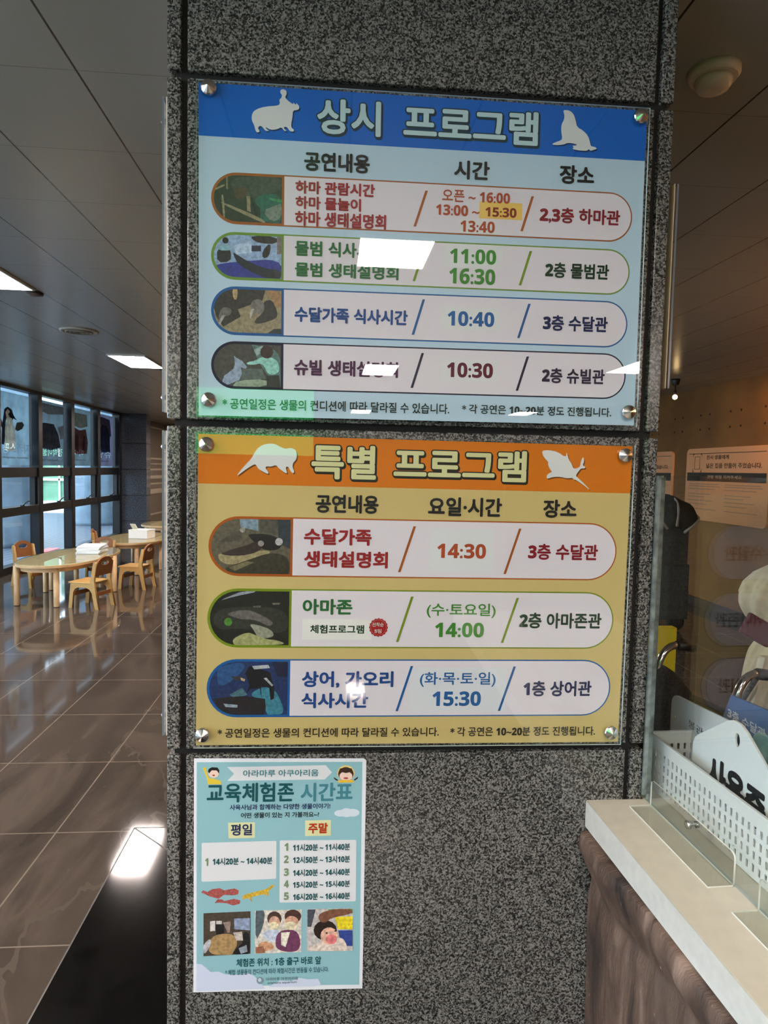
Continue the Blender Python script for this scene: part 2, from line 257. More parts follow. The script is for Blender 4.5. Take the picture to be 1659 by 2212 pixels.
PH1 = [[[[50,52,42],[[152.4,-240.6],[152.4,-158.5],[70.8,-158.5],[62.7,-159.3],[55.0,-161.6],[47.9,-165.4],[41.7,-170.5],[36.6,-176.7],[32.8,-183.8],[30.5,-191.5],[29.7,-199.6],[30.5,-207.6],[32.8,-215.3],[36.6,-222.4],[41.7,-228.6],[47.9,-233.7],[55.0,-237.5],[62.7,-239.8],[70.7,-240.6]]],[[70,72,65],[[57.0,-163.1],[115.6,-158.5],[152.4,-158.5],[152.4,-181.8],[96.3,-199.6],[64.9,-190.9]]],[[40,95,80],[[98.9,-199.5],[122.5,-188.0],[152.4,-188.9],[152.4,-240.6],[139.5,-240.6],[112.2,-237.7],[114.7,-216.8]]],[[120,130,118],[[117.4,-219.3],[143.6,-207.7],[152.4,-204.7],[152.4,-230.9],[133.3,-239.3]]],[[60,140,85],[[127.8,-195.5],[152.4,-197.9],[152.4,-203.0],[133.0,-199.9]]],[[85,60,45],[[64.9,-185.8],[70.1,-179.1],[83.1,-178.4],[91.0,-184.4],[87.1,-197.5],[75.4,-203.3],[67.5,-195.9]]],[[38,40,34],[[85.8,-205.3],[112.1,-209.2],[114.8,-232.4],[101.7,-235.6],[88.5,-220.7]]],[[150,135,105],[[42.8,-206.1],[112.2,-231.2],[125.5,-240.6],[115.4,-240.6],[42.8,-210.0]]],[[150,135,105],[[47.9,-233.7],[46.7,-232.8],[42.8,-194.6],[47.2,-194.4],[50.5,-235.1]]],[[130,115,90],[[51.8,-163.3],[54.9,-161.6],[55.0,-183.7],[51.9,-183.8]]],[[150,135,105],[[32.8,-183.8],[33.4,-182.6],[49.2,-175.0],[49.3,-178.8],[31.7,-187.3]]],[[150,130,105],[[88.4,-194.9],[95.0,-194.6],[96.4,-222.9],[89.8,-220.6]]]],[[[150,175,205],[[152.3,-340.3],[152.3,-264.5],[67.6,-264.5],[60.2,-265.2],[53.1,-267.4],[46.5,-270.9],[40.8,-275.6],[36.1,-281.3],[32.6,-287.9],[30.4,-295.0],[29.7,-302.4],[30.4,-309.8],[32.6,-316.9],[36.1,-323.5],[40.8,-329.2],[46.5,-333.9],[53.1,-337.4],[60.2,-339.6],[67.6,-340.3]]],[[50,55,140],[[67.6,-340.3],[60.2,-339.6],[53.1,-337.4],[46.5,-333.9],[40.8,-329.2],[36.1,-323.5],[33.6,-318.8],[73.1,-312.2],[152.3,-303.8],[152.3,-340.2],[148.8,-340.3]]],[[50,40,38],[[96.7,-264.5],[144.0,-264.5],[144.1,-277.8],[112.4,-277.9],[99.2,-272.0]]],[[185,205,225],[[65.2,-283.9],[96.6,-274.7],[99.4,-295.4],[70.5,-299.3]]],[[40,40,60],[[98.0,-282.5],[115.1,-281.7],[115.2,-292.2],[98.0,-292.9]]],[[130,120,115],[[144.0,-264.5],[152.3,-264.5],[152.3,-295.8],[144.3,-296.1]]],[[45,42,42],[[35.1,-290.4],[54.7,-284.4],[61.3,-297.1],[60.0,-312.8],[36.4,-316.4]]],[[140,180,190],[[36.4,-285.2],[49.5,-280.7],[62.6,-289.2],[60.0,-293.2],[39.0,-294.2]]],[[40,30,28],[[56.5,-275.2],[55.9,-277.7],[54.4,-279.8],[52.0,-281.0],[49.5,-281.1],[47.2,-280.1],[45.6,-278.2],[45.0,-275.7],[45.6,-273.2],[47.2,-271.2],[49.5,-270.0],[52.0,-269.9],[54.3,-270.9],[55.9,-272.8]]],[[35,38,45],[[63.9,-295.7],[70.5,-299.3],[91.5,-311.4],[123.3,-323.2],[152.3,-324.6],[152.3,-340.3],[135.3,-340.3],[118.1,-339.1],[75.8,-319.9],[67.9,-307.2]]],[[45,40,40],[[117.8,-292.0],[128.3,-278.5],[133.6,-280.9],[129.7,-302.0],[117.9,-305.1]]]],[[[150,135,105],[[153.1,-440.6],[153.1,-362.2],[69.0,-362.2],[61.4,-363.0],[54.0,-365.2],[47.2,-368.8],[41.3,-373.7],[36.4,-379.6],[32.8,-386.4],[30.6,-393.8],[29.8,-401.4],[30.6,-409.0],[32.8,-416.4],[36.4,-423.2],[41.3,-429.1],[47.2,-434.0],[54.0,-437.6],[61.4,-439.8],[69.0,-440.6]]],[[55,50,45],[[30.2,-397.4],[30.6,-393.8],[32.8,-386.4],[36.4,-379.6],[41.3,-373.7],[47.2,-368.8],[54.0,-365.2],[61.4,-363.0],[69.0,-362.2],[118.9,-362.2],[123.5,-362.5],[118.3,-381.1],[73.4,-398.6],[78.7,-411.6],[47.1,-431.1],[33.9,-413.2]]],[[165,125,85],[[123.5,-362.5],[131.1,-362.2],[153.1,-362.2],[153.1,-397.6],[142.3,-390.8],[134.2,-377.9]]],[[190,160,115],[[63.1,-362.8],[69.0,-362.2],[73.2,-362.2],[72.0,-381.6],[65.4,-380.5]]],[[110,105,100],[[40.5,-402.4],[49.7,-394.2],[62.9,-399.0],[60.3,-409.6],[47.1,-412.7],[40.5,-427.4],[37.9,-423.6]]],[[170,165,155],[[38.2,-425.4],[45.0,-410.2],[51.0,-409.9],[40.7,-428.4]]],[[60,55,52],[[118.3,-383.8],[134.2,-377.9],[142.3,-390.8],[147.7,-409.1],[134.5,-417.5],[107.9,-425.1],[102.6,-418.6],[123.7,-399.4]]],[[125,118,112],[[95.8,-384.6],[110.3,-377.5],[121.0,-383.7],[122.4,-399.5],[110.5,-407.8],[99.9,-402.9]]],[[185,178,168],[[97.2,-397.7],[103.8,-396.2],[96.0,-416.2],[95.1,-411.0]]],[[50,60,58],[[153.1,-440.6],[128.0,-440.6],[139.9,-431.9],[153.1,-431.5]]]],[[[70,65,60],[[153.0,-539.5],[153.0,-461.8],[68.8,-461.8],[61.2,-462.5],[53.9,-464.8],[47.2,-468.3],[41.3,-473.2],[36.4,-479.1],[32.9,-485.8],[30.6,-493.1],[29.9,-500.6],[30.6,-508.2],[32.9,-515.5],[36.4,-522.2],[41.3,-528.1],[47.2,-533.0],[53.9,-536.5],[61.2,-538.8],[68.7,-539.5]]],[[90,120,115],[[97.8,-461.8],[101.1,-461.8],[150.9,-470.1],[153.0,-517.4],[153.0,-539.5],[151.3,-539.5],[119.0,-508.4]]],[[150,170,165],[[102.8,-471.6],[118.8,-463.1],[124.1,-470.9],[108.2,-482.1]]],[[150,165,140],[[68.7,-539.5],[63.6,-539.0],[73.8,-528.4],[127.1,-524.2],[127.3,-539.5]]],[[90,100,95],[[81.7,-506.8],[119.0,-505.7],[124.5,-524.3],[79.2,-528.2]]],[[150,165,185],[[67.1,-483.4],[71.0,-487.2],[81.7,-492.2],[91.0,-503.9],[87.0,-506.7],[79.1,-504.3],[81.8,-514.8],[76.5,-528.3],[55.3,-536.9],[54.8,-536.8],[53.9,-536.5],[47.2,-533.0],[45.5,-531.6],[48.6,-521.1],[65.8,-507.3],[68.4,-499.3]]],[[150,205,190],[[116.2,-484.5],[134.9,-483.9],[148.3,-491.5],[151.2,-512.8],[129.8,-518.8],[120.3,-495.0],[100.3,-499.6],[89.7,-498.6],[91.0,-494.6],[105.6,-491.5]]],[[60,35,30],[[138.8,-474.5],[137.7,-479.7],[134.4,-484.0],[129.6,-486.4],[124.2,-486.6],[119.4,-484.4],[116.1,-480.4],[114.8,-475.2],[116.0,-470.0],[119.3,-465.7],[124.1,-463.3],[129.4,-463.1],[134.3,-465.2],[137.6,-469.3]]],[[45,45,40],[[127.3,-539.5],[127.1,-518.9],[149.9,-516.9],[152.4,-539.5]]]]]
PH2 = [[[[100,92,75],[[176.1,-261.0],[176.1,-157.1],[79.8,-157.1],[69.7,-158.1],[60.0,-161.1],[51.0,-165.9],[43.1,-172.3],[36.7,-180.2],[31.9,-189.2],[28.9,-198.9],[27.9,-209.1],[28.9,-219.2],[31.9,-228.9],[36.7,-237.9],[43.1,-245.8],[51.0,-252.2],[60.0,-257.0],[69.7,-260.0],[79.8,-261.0]]],[[130,150,165],[[80.8,-157.1],[115.0,-157.1],[115.3,-179.6],[82.1,-172.4]]],[[85,80,70],[[117.6,-157.1],[150.8,-157.1],[151.3,-186.8],[117.9,-179.6]]],[[165,150,110],[[37.0,-222.4],[64.9,-225.9],[131.2,-214.5],[141.5,-220.8],[95.7,-239.8],[49.9,-245.6]]],[[85,75,65],[[35.5,-203.0],[54.4,-193.6],[74.6,-180.3],[84.8,-180.1],[85.0,-197.0],[59.6,-201.3]]],[[170,160,150],[[91.1,-177.4],[90.6,-179.7],[89.2,-181.5],[87.2,-182.6],[84.9,-182.6],[82.9,-181.6],[81.5,-179.9],[80.9,-177.6],[81.4,-175.4],[82.8,-173.5],[84.8,-172.5],[87.1,-172.5],[89.1,-173.4],[90.6,-175.2]]],[[50,58,65],[[150.9,-157.1],[175.2,-157.1],[176.1,-212.4],[154.1,-202.3]]],[[35,28,30],[[95.0,-185.1],[130.8,-184.5],[151.3,-190.7],[161.8,-199.6],[156.8,-212.7],[141.5,-216.9],[120.9,-213.3],[100.2,-192.8]]],[[190,185,185],[[161.8,-199.1],[161.1,-202.3],[159.1,-204.8],[156.3,-206.3],[153.1,-206.4],[150.2,-205.0],[148.1,-202.5],[147.4,-199.3],[148.0,-196.2],[150.0,-193.6],[152.9,-192.1],[156.1,-192.1],[159.0,-193.4],[161.0,-195.9]]],[[60,45,42],[[43.3,-223.6],[59.8,-218.2],[72.4,-212.8],[90.2,-208.6],[110.5,-199.2],[125.8,-200.2],[124.7,-210.6],[110.8,-221.3],[85.3,-226.9],[59.8,-227.3]]],[[150,140,135],[[126.4,-202.8],[125.9,-205.3],[124.3,-207.3],[122.1,-208.5],[119.6,-208.5],[117.3,-207.4],[115.7,-205.5],[115.1,-203.0],[115.7,-200.5],[117.2,-198.5],[119.4,-197.3],[121.9,-197.3],[124.2,-198.4],[125.8,-200.3]]],[[60,55,42],[[79.8,-261.0],[69.7,-260.0],[60.0,-257.0],[58.5,-256.2],[52.5,-250.8],[90.5,-237.2],[141.5,-218.2],[175.1,-228.2],[175.6,-260.9],[167.7,-261.0]]],[[120,110,80],[[60.1,-249.4],[95.6,-237.1],[108.4,-239.6],[72.9,-255.7]]]],[[[28,30,26],[[175.7,-398.7],[175.7,-294.6],[78.9,-294.6],[68.8,-295.6],[59.0,-298.6],[50.0,-303.4],[42.1,-309.8],[35.7,-317.7],[30.9,-326.7],[27.9,-336.5],[26.9,-346.6],[27.9,-356.8],[30.9,-366.6],[35.7,-375.6],[42.1,-383.5],[50.0,-389.9],[59.0,-394.7],[68.8,-397.7],[78.9,-398.7]]],[[150,155,165],[[63.2,-304.8],[86.8,-294.6],[120.2,-294.6],[73.4,-304.7],[42.9,-314.1]]],[[48,52,44],[[32.8,-331.3],[91.5,-322.9],[174.1,-327.5],[175.0,-380.5],[92.0,-365.1],[35.7,-370.7]]],[[105,100,95],[[55.9,-339.0],[76.3,-332.2],[99.3,-330.2],[122.6,-339.8],[143.4,-351.5],[146.1,-359.4],[135.8,-362.1],[112.4,-349.1],[86.7,-349.3],[73.8,-345.4]]],[[75,130,45],[[68.8,-353.9],[68.1,-357.3],[66.0,-360.1],[62.9,-361.6],[59.5,-361.6],[56.4,-360.1],[54.3,-357.4],[53.5,-354.0],[54.2,-350.5],[56.3,-347.8],[59.3,-346.2],[62.8,-346.2],[65.9,-347.7],[68.0,-350.4]]],[[150,150,130],[[99.6,-357.1],[117.7,-359.6],[143.6,-368.7],[149.0,-383.3],[118.0,-386.1],[110.1,-370.2]]],[[165,165,110],[[78.9,-398.7],[71.7,-398.0],[69.2,-386.3],[97.3,-373.0],[110.2,-378.2],[133.6,-387.3],[154.3,-388.6],[173.9,-397.8],[97.4,-398.7]]],[[95,95,85],[[106.9,-322.8],[122.4,-322.1],[121.1,-325.8],[109.5,-325.9]]],[[120,120,110],[[142.9,-317.2],[158.4,-316.0],[157.2,-319.7],[145.5,-320.3]]]],[[[25,50,95],[[175.2,-535.0],[175.2,-431.0],[78.7,-431.0],[68.6,-432.0],[58.8,-435.0],[49.8,-439.8],[41.9,-446.2],[35.5,-454.1],[30.7,-463.1],[27.7,-472.9],[26.7,-483.0],[27.7,-493.1],[30.7,-502.9],[35.5,-511.9],[41.9,-519.8],[49.8,-526.2],[58.8,-531.0],[68.6,-534.0],[78.7,-535.0]]],[[18,30,60],[[144.9,-431.0],[174.4,-431.0],[174.9,-460.6],[155.4,-460.6]]],[[40,85,135],[[41.5,-446.6],[41.9,-446.2],[49.7,-439.9],[82.5,-431.3],[98.1,-439.3],[67.5,-471.2],[41.9,-481.9]]],[[60,130,150],[[98.7,-495.3],[134.8,-476.7],[155.8,-490.1],[172.2,-533.2],[146.9,-535.0],[135.4,-535.0],[130.0,-506.1]]],[[70,110,120],[[65.1,-495.3],[88.2,-481.9],[98.7,-495.3],[75.6,-503.3]]],[[18,20,28],[[94.3,-452.6],[103.2,-439.3],[113.6,-441.9],[142.3,-452.6],[145.0,-466.0],[150.5,-482.0],[149.5,-503.5],[143.0,-506.2],[140.1,-482.0],[124.5,-479.3],[126.1,-503.5],[121.9,-482.0],[103.8,-484.6],[97.4,-492.7],[102.4,-476.6]]],[[185,190,190],[[107.1,-439.3],[138.1,-437.1],[140.8,-443.2],[111.1,-445.9]]],[[170,175,180],[[129.4,-463.3],[134.6,-461.9],[147.8,-476.7],[145.2,-479.3]]],[[35,32,38],[[34.3,-503.2],[54.9,-500.6],[93.6,-498.0],[132.6,-503.5],[134.1,-522.3],[130.9,-535.0],[78.7,-535.0],[68.6,-534.0],[58.8,-531.0],[49.8,-526.2],[44.9,-522.2],[42.2,-519.2]]],[[150,165,175],[[53.7,-512.6],[80.9,-515.4],[79.6,-520.7],[57.7,-519.3]]],[[60,55,60],[[67.3,-459.3],[85.4,-459.3],[93.2,-467.3],[75.2,-467.3]]],[[190,160,120],[[85.4,-461.9],[94.5,-464.6],[93.2,-469.1],[86.8,-467.3]]]]]
PH3 = [[[[75,65,55],[[20.5,-313.9],[112.6,-312.4],[113.8,-401.4],[21.2,-403.6]]],[[165,135,90],[[32.9,-361.2],[76.8,-355.6],[90.3,-377.1],[77.4,-402.3],[73.3,-402.4],[28.9,-400.8]]],[[215,210,205],[[33.7,-331.0],[43.6,-330.1],[43.8,-351.1],[33.9,-351.9]]],[[205,200,195],[[45.8,-330.2],[56.7,-330.5],[56.8,-337.5],[45.8,-337.2]]],[[140,155,180],[[80.9,-326.6],[111.7,-326.3],[112.1,-352.1],[81.1,-348.7]]],[[30,28,30],[[43.7,-338.3],[61.2,-337.6],[61.4,-357.5],[46.1,-359.3]]],[[150,130,120],[[59.0,-334.1],[74.3,-332.2],[72.4,-355.5],[68.0,-355.3]]],[[30,28,30],[[98.8,-354.0],[112.1,-356.7],[112.7,-401.4],[103.5,-401.6],[75.2,-402.3],[90.4,-384.2],[99.1,-377.4]]],[[180,180,185],[[21.0,-383.6],[21.0,-379.5],[33.0,-365.9],[37.4,-375.4],[26.7,-396.0],[21.2,-398.2]]],[[150,160,170],[[90.4,-388.8],[105.8,-382.3],[108.2,-396.5],[95.0,-400.7]]],[[190,180,170],[[79.0,-355.7],[96.6,-353.9],[99.1,-372.7],[85.8,-372.3]]]],[[[210,205,190],[[121.5,-311.4],[214.8,-311.1],[215.3,-401.4],[122.7,-401.7]]],[[85,95,100],[[122.6,-311.5],[126.4,-311.4],[142.5,-311.3],[138.6,-345.9],[123.5,-378.2]]],[[190,200,215],[[138.7,-352.9],[174.2,-351.7],[172.3,-370.4],[161.3,-379.5],[136.7,-369.3]]],[[110,60,90],[[167.6,-353.8],[205.5,-352.6],[215.0,-381.2],[208.6,-401.1],[175.0,-398.8],[161.4,-386.5]]],[[225,220,200],[[174.3,-358.7],[192.2,-358.1],[183.8,-389.6],[174.8,-384.6]]],[[75,55,48],[[175.0,-329.4],[173.6,-336.0],[169.7,-341.2],[164.0,-343.9],[157.5,-343.7],[151.7,-340.6],[147.6,-335.2],[146.1,-328.5],[147.4,-322.0],[151.3,-316.8],[157.1,-314.0],[163.5,-314.2],[169.3,-317.3],[173.4,-322.7]]],[[205,165,140],[[171.8,-337.5],[170.8,-343.4],[167.7,-348.0],[163.3,-350.5],[158.4,-350.4],[153.9,-347.6],[150.7,-342.8],[149.5,-336.8],[150.5,-331.0],[153.5,-326.3],[158.0,-323.8],[162.9,-324.0],[167.4,-326.7],[170.6,-331.6]]],[[225,215,175],[[169.6,-344.0],[168.7,-347.5],[166.0,-350.3],[162.0,-351.8],[157.5,-351.6],[153.5,-349.9],[150.7,-347.0],[149.6,-343.4],[150.6,-339.9],[153.3,-337.1],[157.3,-335.6],[161.7,-335.8],[165.8,-337.5],[168.6,-340.4]]],[[75,50,42],[[214.0,-325.9],[212.4,-332.1],[207.9,-337.1],[201.2,-339.7],[193.7,-339.5],[187.0,-336.4],[182.2,-331.2],[180.5,-324.9],[182.0,-318.6],[186.6,-313.7],[193.0,-311.2],[195.5,-311.2],[200.7,-311.3],[207.4,-314.3],[212.2,-319.5]]],[[205,160,135],[[208.6,-336.7],[207.3,-342.0],[203.7,-346.2],[198.3,-348.4],[192.4,-348.2],[187.0,-345.6],[183.2,-341.3],[181.8,-335.9],[183.0,-330.7],[186.6,-326.5],[192.0,-324.3],[197.9,-324.5],[203.3,-327.0],[207.1,-331.4]]],[[215,205,170],[[205.4,-345.1],[204.2,-349.0],[200.9,-352.0],[196.0,-353.5],[190.5,-353.4],[185.5,-351.5],[182.1,-348.3],[180.8,-344.4],[181.9,-340.5],[185.3,-337.5],[190.2,-335.9],[195.7,-336.1],[200.6,-338.0],[204.1,-341.2]]],[[200,150,115],[[125.8,-385.3],[139.0,-374.0],[161.4,-384.2],[159.3,-393.5],[139.3,-397.6]]],[[150,100,75],[[123.6,-387.6],[139.1,-385.8],[143.8,-400.1],[123.8,-400.6]]]],[[[190,185,180],[[225.3,-310.9],[317.9,-311.9],[320.0,-402.1],[226.6,-400.6]]],[[70,75,85],[[226.0,-312.1],[242.8,-311.9],[234.6,-348.8],[226.7,-348.6]]],[[90,150,90],[[267.5,-312.6],[317.2,-313.1],[317.4,-323.0],[272.2,-321.7]]],[[225,205,40],[[281.4,-329.0],[317.6,-328.9],[318.2,-356.2],[288.8,-355.3]]],[[50,70,140],[[288.8,-357.6],[318.3,-358.6],[319.0,-391.8],[296.3,-391.1]]],[[215,200,185],[[233.1,-391.3],[251.0,-382.4],[295.9,-369.7],[307.6,-389.1],[307.9,-401.9],[292.5,-401.7],[231.0,-399.5]]],[[40,28,25],[[286.5,-357.6],[284.4,-366.7],[278.0,-373.9],[268.5,-377.7],[258.0,-377.4],[248.4,-373.0],[241.7,-365.4],[239.2,-356.1],[241.3,-346.9],[247.8,-339.7],[257.1,-335.9],[267.7,-336.2],[277.3,-340.6],[284.0,-348.2]]],[[220,175,150],[[288.6,-369.5],[287.0,-377.4],[282.3,-383.7],[275.3,-387.0],[267.4,-386.8],[260.3,-383.0],[255.3,-376.4],[253.4,-368.3],[255.0,-360.4],[259.7,-354.1],[266.7,-350.8],[274.5,-351.0],[281.7,-354.8],[286.7,-361.4]]],[[215,120,120],[[287.0,-376.5],[285.9,-381.1],[282.9,-384.7],[278.4,-386.6],[273.4,-386.5],[268.8,-384.3],[265.6,-380.4],[264.4,-375.8],[265.4,-371.2],[268.4,-367.6],[272.9,-365.7],[277.9,-365.8],[282.5,-368.0],[285.7,-371.8]]],[[35,25,25],[[268.1,-362.6],[267.9,-363.4],[267.3,-363.9],[266.4,-364.2],[265.4,-364.2],[264.5,-363.8],[263.9,-363.2],[263.6,-362.5],[263.8,-361.8],[264.4,-361.2],[265.3,-360.9],[266.4,-361.0],[267.3,-361.3],[267.9,-361.9]]],[[35,25,25],[[285.4,-358.7],[285.2,-359.4],[284.6,-360.0],[283.7,-360.3],[282.7,-360.2],[281.8,-359.9],[281.2,-359.3],[280.9,-358.6],[281.1,-357.8],[281.7,-357.3],[282.6,-357.0],[283.6,-357.0],[284.6,-357.4],[285.2,-358.0]]],[[120,80,60],[[247.5,-321.0],[276.5,-311.9],[317.2,-313.1],[317.4,-323.0],[272.4,-331.1],[263.6,-341.5],[250.1,-337.5]]]]]
D3 = [["bg",[140,186,192],[[4.6,-5.0],[329.7,-7.5],[334.7,-475.7],[8.0,-466.6]]],["cloud",[205,218,225],[[313.6,-112.1],[312.4,-116.1],[308.7,-119.3],[303.4,-121.0],[297.4,-120.9],[292.0,-119.0],[288.2,-115.7],[286.8,-111.7],[288.0,-107.7],[291.6,-104.5],[297.0,-102.8],[303.0,-102.9],[308.4,-104.8],[312.2,-108.1]]],["cloud",[205,218,225],[[300.2,-113.1],[299.1,-116.1],[295.7,-118.4],[290.8,-119.7],[285.3,-119.6],[280.4,-118.2],[276.9,-115.7],[275.6,-112.7],[276.8,-109.7],[280.1,-107.3],[285.0,-106.1],[290.5,-106.2],[295.4,-107.6],[298.9,-110.0]]],["cloud",[205,218,225],[[326.4,-112.3],[325.1,-115.8],[321.3,-118.6],[315.8,-120.1],[309.6,-120.0],[304.0,-118.3],[300.1,-115.4],[298.6,-111.9],[299.9,-108.4],[303.7,-105.6],[309.2,-104.2],[315.4,-104.3],[321.0,-105.9],[324.9,-108.8]]],["banner",[214,218,218],[[63.8,-15.5],[256.8,-13.6],[269.4,-28.6],[255.2,-42.7],[64.1,-43.3],[76.9,-29.2]]],["glow",[214,216,165],[[66.6,-128.7],[118.9,-128.4],[119.4,-160.6],[68.0,-160.7]]],["glow2",[214,216,165],[[218.1,-126.7],[269.2,-126.4],[269.9,-158.9],[218.7,-159.0]]],["box",[216,219,220],[[17.0,-168.9],[160.6,-167.6],[162.0,-169.5],[162.5,-244.7],[161.0,-246.3],[17.7,-248.8],[15.9,-246.4],[15.7,-170.7]]],["box",[216,219,220],[[170.1,-166.9],[319.4,-168.7],[321.3,-170.8],[323.1,-295.7],[321.4,-297.6],[171.5,-296.2],[169.9,-293.8],[168.6,-168.7]]],["red",[165,85,80],[[15.7,-271.1],[18.9,-266.5],[27.7,-270.2],[36.4,-264.7],[51.6,-262.8],[60.4,-267.6],[80.1,-264.2],[89.0,-268.4],[88.0,-276.5],[78.1,-278.5],[60.5,-276.9],[49.7,-284.7],[32.1,-279.6],[23.4,-274.7]]],["red2",[165,85,80],[[42.1,-293.8],[47.5,-285.8],[56.3,-286.1],[60.7,-289.7],[80.4,-285.6],[92.5,-289.4],[91.5,-296.3],[78.3,-299.4],[65.1,-294.4],[49.8,-292.8]]],["yel",[205,170,60],[[95.7,-281.3],[102.3,-276.9],[115.4,-273.7],[133.0,-269.5],[144.0,-266.3],[155.0,-258.5],[160.5,-259.8],[148.5,-271.1],[146.5,-282.7],[140.9,-277.9],[126.5,-279.8],[113.4,-284.1],[115.7,-293.5],[109.0,-285.2],[98.0,-287.2]]],["cloudb",[200,210,228],[[7.6,-418.8],[18.1,-420.3],[27.0,-428.8],[35.8,-437.4],[51.2,-436.8],[64.5,-443.2],[91.1,-445.3],[108.8,-441.3],[122.2,-448.9],[140.4,-470.9],[143.8,-476.9],[7.6,-477.0]]],["cloudc",[200,210,228],[[149.4,-473.6],[173.8,-460.3],[196.2,-462.3],[211.8,-455.8],[229.9,-460.0],[250.3,-459.6],[256.2,-471.8],[241.5,-474.8]]],["boy",[222,195,60],[[16.8,-16.8],[22.1,-14.6],[25.5,-30.4],[28.8,-37.2],[38.5,-38.5],[51.5,-43.2],[52.7,-50.0],[26.8,-49.7],[24.5,-37.2]]],["boy",[232,205,188],[[48.1,-26.2],[47.1,-30.9],[44.1,-34.6],[39.8,-36.7],[35.0,-36.6],[30.7,-34.5],[27.6,-30.6],[26.5,-25.9],[27.6,-21.3],[30.5,-17.5],[34.8,-15.5],[39.6,-15.5],[44.0,-17.7],[47.0,-21.5]]],["boy",[30,28,30],[[26.5,-23.7],[28.0,-18.7],[34.0,-15.2],[44.8,-16.0],[48.5,-21.7],[47.7,-28.4],[43.7,-22.1],[34.0,-21.5],[28.7,-27.8]]],["boy",[150,50,45],[[40.2,-31.7],[39.9,-32.4],[39.2,-33.0],[38.2,-33.3],[37.0,-33.2],[36.0,-32.9],[35.3,-32.4],[35.0,-31.7],[35.2,-31.0],[36.0,-30.5],[37.0,-30.2],[38.1,-30.2],[39.2,-30.5],[39.9,-31.0]]],["girl",[235,205,120],[[314.6,-30.3],[313.0,-37.2],[308.3,-42.8],[301.4,-45.8],[293.7,-45.7],[286.6,-42.5],[281.7,-36.9],[279.8,-29.9],[281.4,-22.9],[286.1,-17.4],[293.0,-14.4],[300.7,-14.5],[307.8,-17.6],[312.7,-23.3]]],["girl",[75,50,35],[[312.9,-31.9],[311.4,-38.0],[307.2,-42.9],[301.0,-45.6],[294.1,-45.5],[287.8,-42.7],[283.3,-37.7],[281.6,-31.5],[283.0,-25.4],[287.3,-20.5],[293.4,-17.8],[300.4,-17.9],[306.7,-20.7],[311.2,-25.7]]],["girl",[235,205,190],[[310.3,-36.4],[309.1,-40.6],[305.6,-43.9],[300.4,-45.7],[294.7,-45.7],[289.4,-43.7],[285.8,-40.3],[284.4,-36.1],[285.6,-32.0],[289.1,-28.7],[294.2,-26.9],[300.0,-26.9],[305.2,-28.8],[308.9,-32.2]]],["girl",[228,185,60],[[280.9,-49.4],[284.1,-43.7],[310.9,-44.0],[314.4,-49.8]]],["girl",[55,38,30],[[272.9,-37.8],[280.8,-43.0],[282.4,-45.3],[277.5,-44.8],[274.1,-41.3]]],["girl",[55,38,30],[[313.1,-43.4],[321.9,-37.3],[320.9,-41.8],[315.4,-45.7]]],["girl",[60,40,30],[[282.8,-32.2],[284.7,-20.8],[296.9,-17.5],[309.2,-21.0],[311.8,-32.5],[306.1,-27.9],[297.2,-30.1],[288.2,-27.7]]],["girl",[180,60,60],[[302.3,-40.5],[301.9,-41.3],[300.5,-41.9],[298.6,-42.2],[296.4,-42.2],[294.4,-41.8],[293.0,-41.2],[292.5,-40.4],[293.0,-39.6],[294.3,-38.9],[296.3,-38.6],[298.5,-38.6],[300.5,-39.0],[301.8,-39.7]]],["logo",[120,140,150],[[141.1,-459.0],[140.4,-462.3],[138.5,-464.9],[135.7,-466.2],[132.5,-466.1],[129.6,-464.5],[127.6,-461.8],[126.8,-458.5],[127.5,-455.2],[129.4,-452.7],[132.3,-451.3],[135.4,-451.4],[138.3,-453.0],[140.3,-455.7]]],["logo",[190,205,215],[[136.6,-457.7],[136.3,-459.5],[135.3,-461.0],[133.9,-461.7],[132.3,-461.7],[130.9,-460.8],[129.9,-459.3],[129.5,-457.4],[129.8,-455.6],[130.8,-454.1],[132.2,-453.4],[133.8,-453.4],[135.2,-454.3],[136.2,-455.8]]]]
B1 = [-0.25155,2.1876,0.00373]
B2 = [-0.25024,1.5585,-0.00406]
B3 = [-0.25789,0.9249,-0.00509]
BOLTS = {1:[[21.7,-11.6],[823.9,-14.6],[824.1,-569.5],[22.0,-566.1]],2:[[18.9,-19.0],[822.3,-17.9],[820.3,-572.2],[16.4,-571.1]]}
